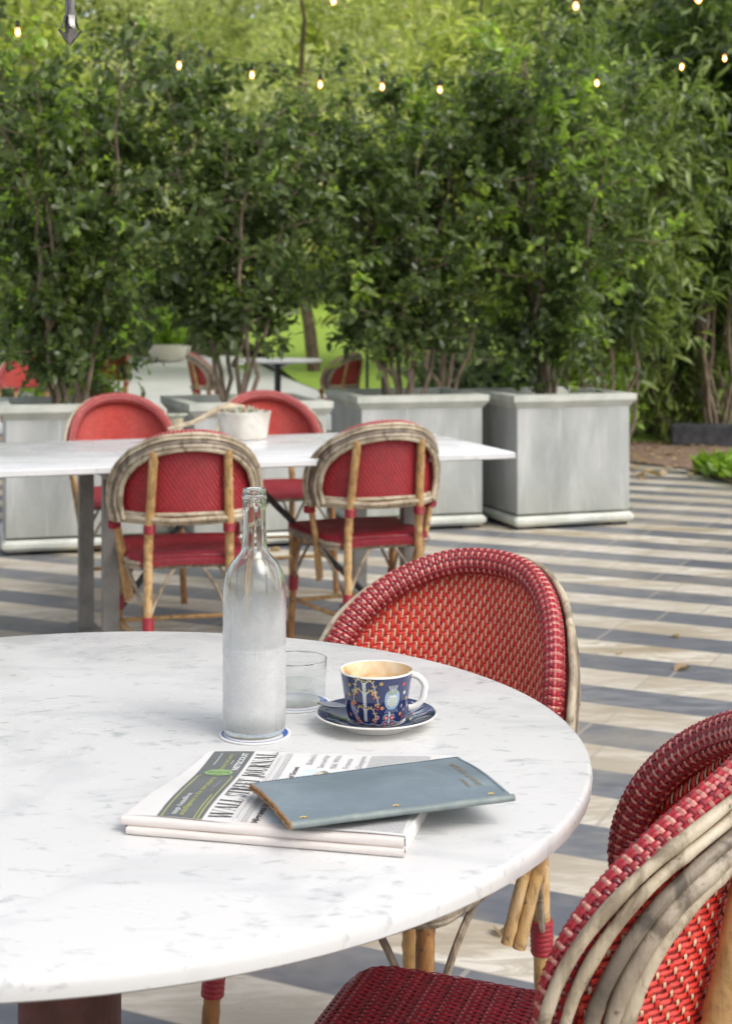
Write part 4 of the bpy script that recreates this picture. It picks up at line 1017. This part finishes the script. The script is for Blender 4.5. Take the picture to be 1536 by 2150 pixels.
# ------------------------------------------------------------------ newspaper
NP = [Vector((-.237, 1.457)), Vector((.037, 1.395)), Vector((.103, 1.672)), Vector((-.180, 1.692))]
ZT = .0160
def npz(p, q): return ZT+.0022*sin(q*7.0+1.2*p)*(.3+q)*(1-q*.3)-.0115*max(0, q-.12)+.0010*sin(p*9)
def npt(p, q, dz=0):
    a = NP[0].lerp(NP[1], p); b_ = NP[3].lerp(NP[2], p); c_ = a.lerp(b_, q); return Vector((c_.x, c_.y, TZ+max(.003, npz(p, q))+dz))
nw = thing('newspaper', 'folded newspaper with a dark grey banner lying on the marble under the blue folder', 'newspaper', (0, 0, 0))
mb = MB(); mb.grid(lambda u, v: npt(u, v), 40, 40)
mb.grid(lambda u, v: (lambda a_: Vector((a_.x, a_.y, TZ+.001)))(npt(u, v)), 12, 12, flip=True)
for e_ in (lambda u, v: (npt(0, u), v), lambda u, v: (npt(1, u), v), lambda u, v: (npt(u, 1), v)):
    mb.grid(lambda u, v: (lambda a_: Vector((a_[0].x+(.0011 if round(v*16) % 2 else -.0003)*(.6+.5*noise.noise(Vector((v*30, u*2, 0)))), a_[0].y+(.0007 if round(v*16) % 2 else -.0003)*(.6+.5*noise.noise(Vector((u*2, v*30, 4)))), TZ+.001+(a_[0].z-TZ-.001)*v)))(e_(u, v)), 40, 17)
mb.build('front_page', 'newsprint', nw)
nd = (NP[0]-NP[3]).normalized()
def foldtube(name, z, r_, x_in, p0, p1, out, open_=False):
    """rounded fold running along the near edge"""
    mb = MB(); n_ = 30; vs = []
    m_ = 9
    for i in range(n_+1):
        p_ = p0+(p1-p0)*i/n_; a = NP[0].lerp(NP[1], p_); wz = 1+.06*sin(i*.5)
        for j in range(m_):
            th = -pi/2+pi*j/(m_-1); o_ = out+r_*.75*cos(th)**.7 if cos(th) > 1e-6 else out; zz = z+r_*sin(th)*wz*(1 if not open_ else 1)
            vs.append((a.x+nd.x*o_, a.y+nd.y*o_, TZ+zz))
    mb.add(vs, [(i*m_+j, i*m_+j+1, (i+1)*m_+j+1, (i+1)*m_+j) for i in range(n_) for j in range(m_-1)])
    # sheets going back under the page from the top and bottom of the fold
    for jj, sgn in ((0, 1), (m_-1, 1)):
        v2 = []
        for i in range(n_+1):
            p_ = p0+(p1-p0)*i/n_; a = NP[0].lerp(NP[1], p_); th = -pi/2+pi*jj/(m_-1); zz = z+r_*sin(th)*(1+.06*sin(i*.5))
            for o_ in (out, out-.05): v2.append((a.x+nd.x*o_, a.y+nd.y*o_, TZ+zz-(0.0006 if o_ != out and jj else 0)))
        mb.add(v2, [(2*i, 2*i+1, 2*i+3, 2*i+2) for i in range(n_)])
    # page ends, seen from the side as thin leaves
    mb.add([vs[j] for j in range(m_)], [tuple(range(m_))]); mb.add([vs[n_*m_+j] for j in range(m_)], [tuple(range(m_))[::-1]])
    return mb.build(name, 'newsprint_pink', nw)
foldtube('upper_fold', .0117, .0043, 0, -.006, 1.0, .004)
foldtube('lower_fold', .0041, .0034, 0, .018, 1.004, .009)
# printing
def text2d(body_, ext=0, bold=0):
    cu_ = bpy.data.curves.new('t', 'FONT'); cu_.body = body_; cu_.resolution_u = 3; cu_.offset = bold
    o_ = bpy.data.objects.new('t', cu_); COL.objects.link(o_); bpy.context.view_layer.update()
    me = bpy.data.meshes.new_from_object(o_.evaluated_get(bpy.context.evaluated_depsgraph_get()))
    vs = [(v.co.x, v.co.y) for v in me.vertices]; fs = [tuple(p_.vertices) for p_ in me.polygons]
    bpy.data.objects.remove(o_); bpy.data.curves.remove(cu_); bpy.data.meshes.remove(me)
    mx = max(v[0] for v in vs); mn = min(v[0] for v in vs)
    return [((x-mn)/(mx-mn), y) for x, y in vs], fs, mx-mn
SK = -.090
def pg(p, q, dz=.0005): return npt(p+SK*q, q, dz)
def put(mb_, body_, q0, q1, pbase, hgt, mi, dz=.0006, bold=0):
    vs, fs, _ = text2d(body_, bold=bold)
    mb_.add([pg(pbase-y*hgt, q0+x*(q1-q0), dz) for x, y in vs], fs, mi)
ban = MB(); ban.grid(lambda u, v: pg(.115+.165*u, .004+.99*v, .0003), 8, 40); ban.build('banner', 'banner_grey', nw)
pr = MB(); PM = ['ink_black', 'ink_grey', 'ink_lime', 'ink_green', 'ink_white', 'ink_blue', 'photo_print', 'photo_sky']
def line(pts, w_, mi, dz=.0006):
    out = []
    for i in range(len(pts)-1):
        (p0, q0), (p1, q1) = pts[i], pts[i+1]; m_ = max(1, int(math.hypot(p1-p0, q1-q0)/.05)); out += [(p0+(p1-p0)*k_/m_, q0+(q1-q0)*k_/m_) for k_ in range(m_)]
    out.append(pts[-1]); vs = []
    for i, (p_, q_) in enumerate(out):
        a_ = out[max(0, i-1)]; b_ = out[min(len(out)-1, i+1)]; dx, dy = b_[0]-a_[0], b_[1]-a_[1]; l_ = math.hypot(dx, dy) or 1
        vs += [pg(p_-dy/l_*w_/2, q_+dx/l_*w_/2, dz), pg(p_+dy/l_*w_/2, q_-dx/l_*w_/2, dz)]
    pr.add(vs, [(2*i, 2*i+1, 2*i+3, 2*i+2) for i in range(len(out)-1)], mi)
line([(.132, .0), (.132, .60), (.140, .62)], .0040, 2); line([(.250, .0), (.250, .30)], .0032, 2); line([(.264, .0), (.264, .60), (.256, .62)], .0040, 2)
# coiled green emblem
rg = random.Random(2)
def ell(cp_, cq, rp, rq, w_, mi, dz=.0007, n_=18, ph=0, ext=1): line([(cp_+rp*cos(2*pi*i/n_*ext+ph), cq+rq*sin(2*pi*i/n_*ext+ph)) for i in range(n_+1)], w_, mi, dz)
ell(.200, .66, .050, .045, .010, 3, .0008); 
for i in range(9):
    pc_ = .165+.0088*i; ell(pc_, .685+.006*sin(i*2), .0085, .013, .0045, 3, .0009, 10); ell(pc_, .640-.006*sin(i*1.7), .0085, .012, .0045, 3, .0009, 10)
line([(.152, .662), (.248, .662)], .006, 3, .0009)
put(pr, 'top headline', .03, .30, .178, .030, 4); put(pr, 'intelligence is the new security', .03, .585, .207, .030, 2)
put(pr, 'by Netscout', .36, .54, .238, .016, 1)
put(pr, 'OMNIS SECURITY', .71, .95, .206, .020, 2); put(pr, 'from', .80, .85, .224, .012, 4); put(pr, 'NETSCOUT', .71, .96, .262, .034, 4, bold=.02)
put(pr, 'www.netscout.com', .78, .96, .158, .014, 4)
# masthead: condensed high contrast serif letters drawn as polygons
def G(ch):
    R = []
    def rc(x0, y0, x1, y1): R.append([(x0, y0), (x1, y0), (x1, y1), (x0, y1)])
    def pa(xa, ya, xb, yb, w_): R.append([(xa-w_/2, ya), (xa+w_/2, ya), (xb+w_/2, yb), (xb-w_/2, yb)])
    def se_(x, y, w_=.30): rc(x-w_/2, y, x+w_/2, y+.035)
    def arc(cx_, cy_, rx, ry, a0, a1, w_, n_=10):
        for i in range(n_):
            t0, t1 = a0+(a1-a0)*i/n_, a0+(a1-a0)*(i+1)/n_
            def pt_(t_, k_): return (cx_+(rx-k_*w_*abs(cos(t_))-k_*.035)*cos(t_), cy_+(ry-k_*.045)*sin(t_))
            R.append([pt_(t0, 0), pt_(t1, 0), pt_(t1, 1), pt_(t0, 1)])
    T_ = .15; H_ = .04
    if ch == 'W': pa(.08, 1, .30, 0, T_); pa(.52, 1, .30, 0, H_); pa(.44, 1, .68, 0, T_); pa(.92, 1, .68, 0, H_); se_(.08, .965, .26); se_(.46, .965, .3); se_(.92, .965, .22); w_ = 1.0
    elif ch == 'A': pa(.10, 0, .36, 1, H_); pa(.62, 0, .36, 1, T_); rc(.20, .30, .52, .335); se_(.10, 0, .22); se_(.62, 0, .28); w_ = .74
    elif ch == 'L': rc(.12, 0, .12+T_, 1); rc(.05, 0, .55, .04); pa(.54, .0, .56, .28, H_); se_(.19, .965); w_ = .60
    elif ch == 'S': arc(.28, .74, .20, .26, radians(20), radians(270), .06, 12); arc(.28, .25, .22, .25, radians(90), radians(-160), .06, 12); pa(.46, .72, .46, .96, H_); pa(.07, .03, .07, .28, H_); w_ = .54
    elif ch == 'T': rc(.25, 0, .25+T_, 1); rc(.02, .955, .62, 1); pa(.03, .74, .02, 1, H_); pa(.61, .74, .62, 1, H_); se_(.325, 0); w_ = .64
    elif ch == 'R': rc(.12, 0, .12+T_, 1); arc(.27, .75, .24, .25, -pi/2, pi/2, .10); rc(.12, .96, .30, 1); rc(.12, .5, .30, .54); pa(.52, 0, .33, .52, T_*.9); se_(.19, 0); se_(.12, .965, .2); w_ = .64
    elif ch == 'E': rc(.12, 0, .12+T_, 1); rc(.05, 0, .52, .04); rc(.05, .96, .52, 1); rc(.2, .49, .42, .525); pa(.51, 0, .53, .26, H_); pa(.50, .76, .52, 1, H_); pa(.42, .40, .42, .62, H_); w_ = .58
    elif ch == 'J': rc(.24, .12, .24+T_, 1); arc(.20, .14, .19, .26, pi, 2*pi, .06); se_(.31, .965); w_ = .46
    elif ch == 'O': arc(.32, .5, .28, .5, 0, 2*pi, .11, 22); w_ = .66
    elif ch == 'U': rc(.12, .25, .12+T_, 1); rc(.54, .25, .58, 1); arc(.35, .26, .23, .26, pi, 2*pi, .06); se_(.19, .965); se_(.56, .965, .22); w_ = .68
    elif ch == 'N': rc(.12, 0, .16, 1); rc(.56, 0, .60, 1); pa(.15, 1, .55, 0, T_); se_(.14, 0, .22); se_(.58, .965, .22); se_(.10, .965, .22); w_ = .70
    elif ch == '.': rc(.05, 0, .15, .10); w_ = .2
    else: w_ = .34
    return R, w_
txt = 'WALL STREET JOURNAL.'; tot = sum(G(c_)[1] for c_ in txt); xx = 0
for c_ in txt:
    R, w_ = G(c_)
    for ki_, poly in enumerate(R):
        pr.add([pg(.378-y*.082, .035+(xx+x)/tot*.955, .0006+.00004*(ki_ % 4)) for x, y in poly], [tuple(range(len(poly)))], 0)
    xx += w_
for i in range(2): line([(.388+.020*i, .02), (.388+.020*i, .985)], .0012, 1)
put(pr, '******', .80, .88, .402, .012, 1); 
rg = random.Random(12)
def greek(p0, p1, q0, q1, dp=.0085, hh=.0042, mi=1):
    p_ = p0
    while p_ < p1:
        q_ = q0
        while q_ < q1:
            l_ = rg.uniform(.008, .028); e_ = min(q1, q_+l_)
            pr.add([pg(p_, q_, .0005), pg(p_+hh, q_, .0005), pg(p_+hh, e_, .0005), pg(p_, e_, .0005)], [(0, 1, 2, 3)], mi); q_ = e_+.005
        p_ += dp
greek(.395, .402, .05, .95, .01, .004); greek(.417, .437, .50, .98)
greek(.417, .437, .02, .46)
for i in range(6): line([(.412, .03+.16*i), (.470, .03+.16*i)], .001, 1)
put(pr, 'Migrants Used', .02, .30, .478, .036, 0, bold=.02); put(pr, 'Crowd Grows', .56, .80, .492, .032, 0, bold=.02)
put(pr, "Biden's", .84, .985, .535, .036, 1); put(pr, 'Security', .80, .975, .585, .036, 1); put(pr, 'Rift With', .80, .975, .635, .036, 1); put(pr, 'France', .80, .93, .685, .036, 1); put(pr, 'Deepens', .80, .965, .735, .036, 1)
pr.grid(lambda u, v: pg(.500+.22*u, .02+.24*v, .0005), 5, 5, 7)
pr.grid(lambda u, v: pg(.510+.30*u, .44+.33*v, .0005), 5, 5, 7)
pr.grid(lambda u, v: pg(.560+.20*u, .47+.24*v+.05*sin(u*9), .0007), 12, 6, 6)
greek(.755, .99, .80, .97); greek(.84, 1.05, .62, .78); greek(.84, .99, .44, .60); greek(.50, .98, .28, .42); greek(.55, .985, .02, .26); greek(1.0, 1.06, .80, .93)
pr.build('printing', PM, nw, smooth=False)

# ------------------------------------------------------------------ blue leather folder
FZ = TZ+.0215
fc = [Vector((-.118, 1.512)), Vector((-.0715, 1.392)), Vector((.1445, 1.472)), Vector((.100, 1.612))]   # far-left, near-left, near-right, far-right
cen_ = sum((c_ for c_ in fc), Vector((0, 0)))/4
fo = thing('bill_folder', 'worn blue grey leather bill folder lying on top of the newspaper', 'bill folder', (0, 0, 0))
def fpt(u, v, dz=0):
    """u left->right, v near->far"""
    a = fc[1].lerp(fc[2], u); b_ = fc[0].lerp(fc[3], u); c_ = a.lerp(b_, v); sgz = .0045*sin(pi*v)**.8*.5+.0035*(1-v)**6
    return Vector((c_.x, c_.y, FZ+.0018+.003*sin(pi*min(1, v*1.1))-.006*v*u*.6-.004*u*(1-v)*.2+sgz*.6+dz+.0008*noise.noise(Vector((u*4, v*3, 1)))))
def fleaf(name, top, bot, mt):
    mb = MB()
    mb.grid(lambda u, v: fpt(u, v, top), 40, 24); mb.grid(lambda u, v: fpt(u, v, bot), 40, 24, flip=True)
    for e_ in (lambda u: (0, u), lambda u: (1, u), lambda u: (u, 1), lambda u: (u, 0)):
        mb.grid(lambda u, v: fpt(*e_(u), bot+(top-bot)*v), 40, 2)
    return mb.build(name, mt, fo)
fleaf('cover', .0062, .0042, 'blue_leather'); fleaf('back_cover', .0018, 0, 'leather_edge_grey')
mb = MB(); vs = []; n_ = 44; m_ = 9
e0n = (fc[1]-fc[0]).normalized()
for i in range(n_+1):
    u = -.006+1.018*i/n_; 
    for j in range(m_):
        th = -pi/2+pi*j/(m_-1); p_ = fpt(min(1, max(0, u)), 0, .0031); a = fc[1].lerp(fc[2], u)
        o_ = .0042*cos(th); vs.append((a.x+e0n.x*o_, a.y+e0n.y*o_, p_.z+.0036*sin(th)))
mb.add(vs, [(i*m_+j, i*m_+j+1, (i+1)*m_+j+1, (i+1)*m_+j) for i in range(n_) for j in range(m_-1)]+[tuple(range(m_))[::-1], tuple(range(n_*m_, (n_+1)*m_))])
mb.build('spine', 'leather_edge_grey', fo)
mb = MB(); rg = random.Random(6)      # raw fuzzy suede edges at the left end
for dz in (.0010, .0050):
    pts = [fpt(0, 1-i/30, dz)+Vector((-.0006, 0, 0)) for i in range(31)]; q_ = pts[-1]; 
    mb.tube([p_+Vector((rg.uniform(-.0004, .0004), 0, rg.uniform(-.0003, .0003))) for p_ in pts], .0016, 7)
pts = [fpt(0, 0, 0)+Vector((e0n.x*.0048*cos(th), e0n.y*.0048*cos(th), .0031+.0026*sin(th)))+Vector((-.0006, 0, 0)) for th in [-pi/2+pi*i/8 for i in range(9)]]
mb.tube(pts, .0015, 7)
for i in range(90):
    v_ = rg.uniform(0, 1); p_ = fpt(0, v_, rg.choice([.0008, .0008, .005])); mb.tube([p_, p_+Vector((-rg.uniform(.0015, .004), -rg.uniform(0, .0025), -rg.uniform(.0, .0015)))], [.0004, .0001], 3)
mb.build('raw_edge', 'raw_leather', fo)
mb = MB()
def stit(a_, b_, n_):
    for i in range(n_):
        t0 = (i+.15)/n_; t1 = (i+.75)/n_; u0, v0 = a_[0]+(b_[0]-a_[0])*t0, a_[1]+(b_[1]-a_[1])*t0; u1, v1 = a_[0]+(b_[0]-a_[0])*t1, a_[1]+(b_[1]-a_[1])*t1
        mb.tube([fpt(u0, v0, .0062), fpt((u0+u1)/2, (v0+v1)/2, .0068), fpt(u1, v1, .0062)], .00035, 5)
stit((.012, .975), (.988, .975), 62); stit((.985, .97), (.985, .06), 32)
mb.build('stitching', 'stitch_dark', fo)
mb = MB()
for u in (.06, .47, .91):
    for k_ in range(2): mb.tube([fpt(u-.010+.012*k_, .045+.012*(k_ % 2), .0066), fpt(u+.004+.010*k_, .055, .0072), fpt(u+.014+.010*k_, .040, .0064)], .0007, 5)
    c_ = fpt(u+.012, .05, .0066); mb.tube([c_, c_+Vector((0, 0, .0008))], [.0016, .0010], 8)
mb.build('thread_knots', 'brass', fo)
mb = MB()
for body_, uu, v0, v1, hh in (('SAINT CECILIA', .925, .22, .80, .040), ('Hotel', .870, .22, .37, .034)):
    vs, fs, _ = text2d(body_); mb.add([fpt(uu-y*hh, v0+x*(v1-v0), .0066) for x, y in vs], fs)
mb.build('gilt_lettering', 'gilt', fo, smooth=False)

# ------------------------------------------------------------------ string lights, hanging iron
def string_lights(label, pts2, posn, br=.021):
    t = thing('string_lights', label, 'string lights', (0, 0, 0), 0, 'string lights over the terrace')
    mb = MB(); mb.tube(pts2, .0016, 6); mb.build('cable', 'cable_black', t)
    for p_ in posn:
        p_ = Vector(p_); mb = MB(); mb.lathe([(.003, .052), (.0085, .050), (.0095, .022), (.008, .018)], 14, c=p_); s_ = mb.build('socket', 'cable_black', t)
        mb = MB(); mb.lathe([(.007, .022), (.008, .012), (br, .0), (br*.92, -.010), (br*.5, -.018), (.001, -.020)], 16, c=p_); bl = mb.build('bulb', 'bulb_glass', t)
        mb = MB(); mb.lathe([(.001, .010), (br*.35, .003), (br*.5, -.004), (br*.3, -.010), (.001, -.012)], 12, c=p_); mb.build('filament', 'bulb_glow', bl)
b1 = [(38, 67), (376, 137), (529, 157), (672, 177), (802, 182), (923, 188), (1252, 174), (1430, 140), (1520, 122)]
def bp_(px, py, d): return ((px-PX)*d/F, d, HC+(HY-py)*d/F)
ps = [bp_(px, py, 6.3+1.9*(px/1536)) for px, py in b1]
cb = [bp_(-300, -30, 5.9)]+[(x, y, z+.062) for x, y, z in ps]+[bp_(1900, 20, 8.8)]
string_lights('lower string of small warm bulbs sagging in front of the hedge', cb, ps, .0105)
ps = [bp_(700, 2, 7.2), bp_(960, 16, 6.9), bp_(1208, 12, 6.6), bp_(1465, -2, 6.4)]
del ps[1]
string_lights('upper string with three larger warm bulbs along the top edge', [bp_(300, -60, 7.6)]+[(x, y, z+.062) for x, y, z in ps]+[bp_(1900, -60, 6.1)], ps, .014)
hi = thing('hanging_rod', 'dark wrought iron rod ending in a pointed leaf finial at the top left', 'iron rod', (-.4205, 2.1, 1.6365)); hi.scale = (.7, .7, .7)
mb = MB(); mb.lathe([(.0095, .026), (.0092, 1.9)], 4, cap0=True); mb.build('rod', 'worn_iron', hi, smooth=False)
mb = MB()
for k_ in range(4):
    a_ = k_*pi/2+.5; c_, s_ = cos(a_), sin(a_)
    P_ = [(0, .002, .0005), (.004, .009, .004), (.011, .018, .007), (.020, .030, .0045), (.0225, .0335, .001)]
    vs = []
    for r_, z_, w_ in P_: w_ *= 1.7; vs += [(r_*c_-w_*s_, r_*s_+w_*c_, z_), (r_*c_*1.1, r_*s_*1.1, z_-.003), (r_*c_+w_*s_, r_*s_-w_*c_, z_)]
    for r_, z_, w_ in ((.0165, .038, .006), (.0125, .047, .007), (.0102, .062, .0075)): vs += [(r_*c_-w_*s_, r_*s_+w_*c_, z_), (r_*c_*1.15, r_*s_*1.15, z_), (r_*c_+w_*s_, r_*s_-w_*c_, z_)]
    mb.add(vs, [(3*i+j, 3*i+j+1, 3*i+j+4, 3*i+j+3) for i in range(7) for j in range(2)])
mb.lathe([(.001, 0), (.006, .012), (.0085, .030), (.0095, .05)], 12); mb.build('finial', 'worn_iron', hi)
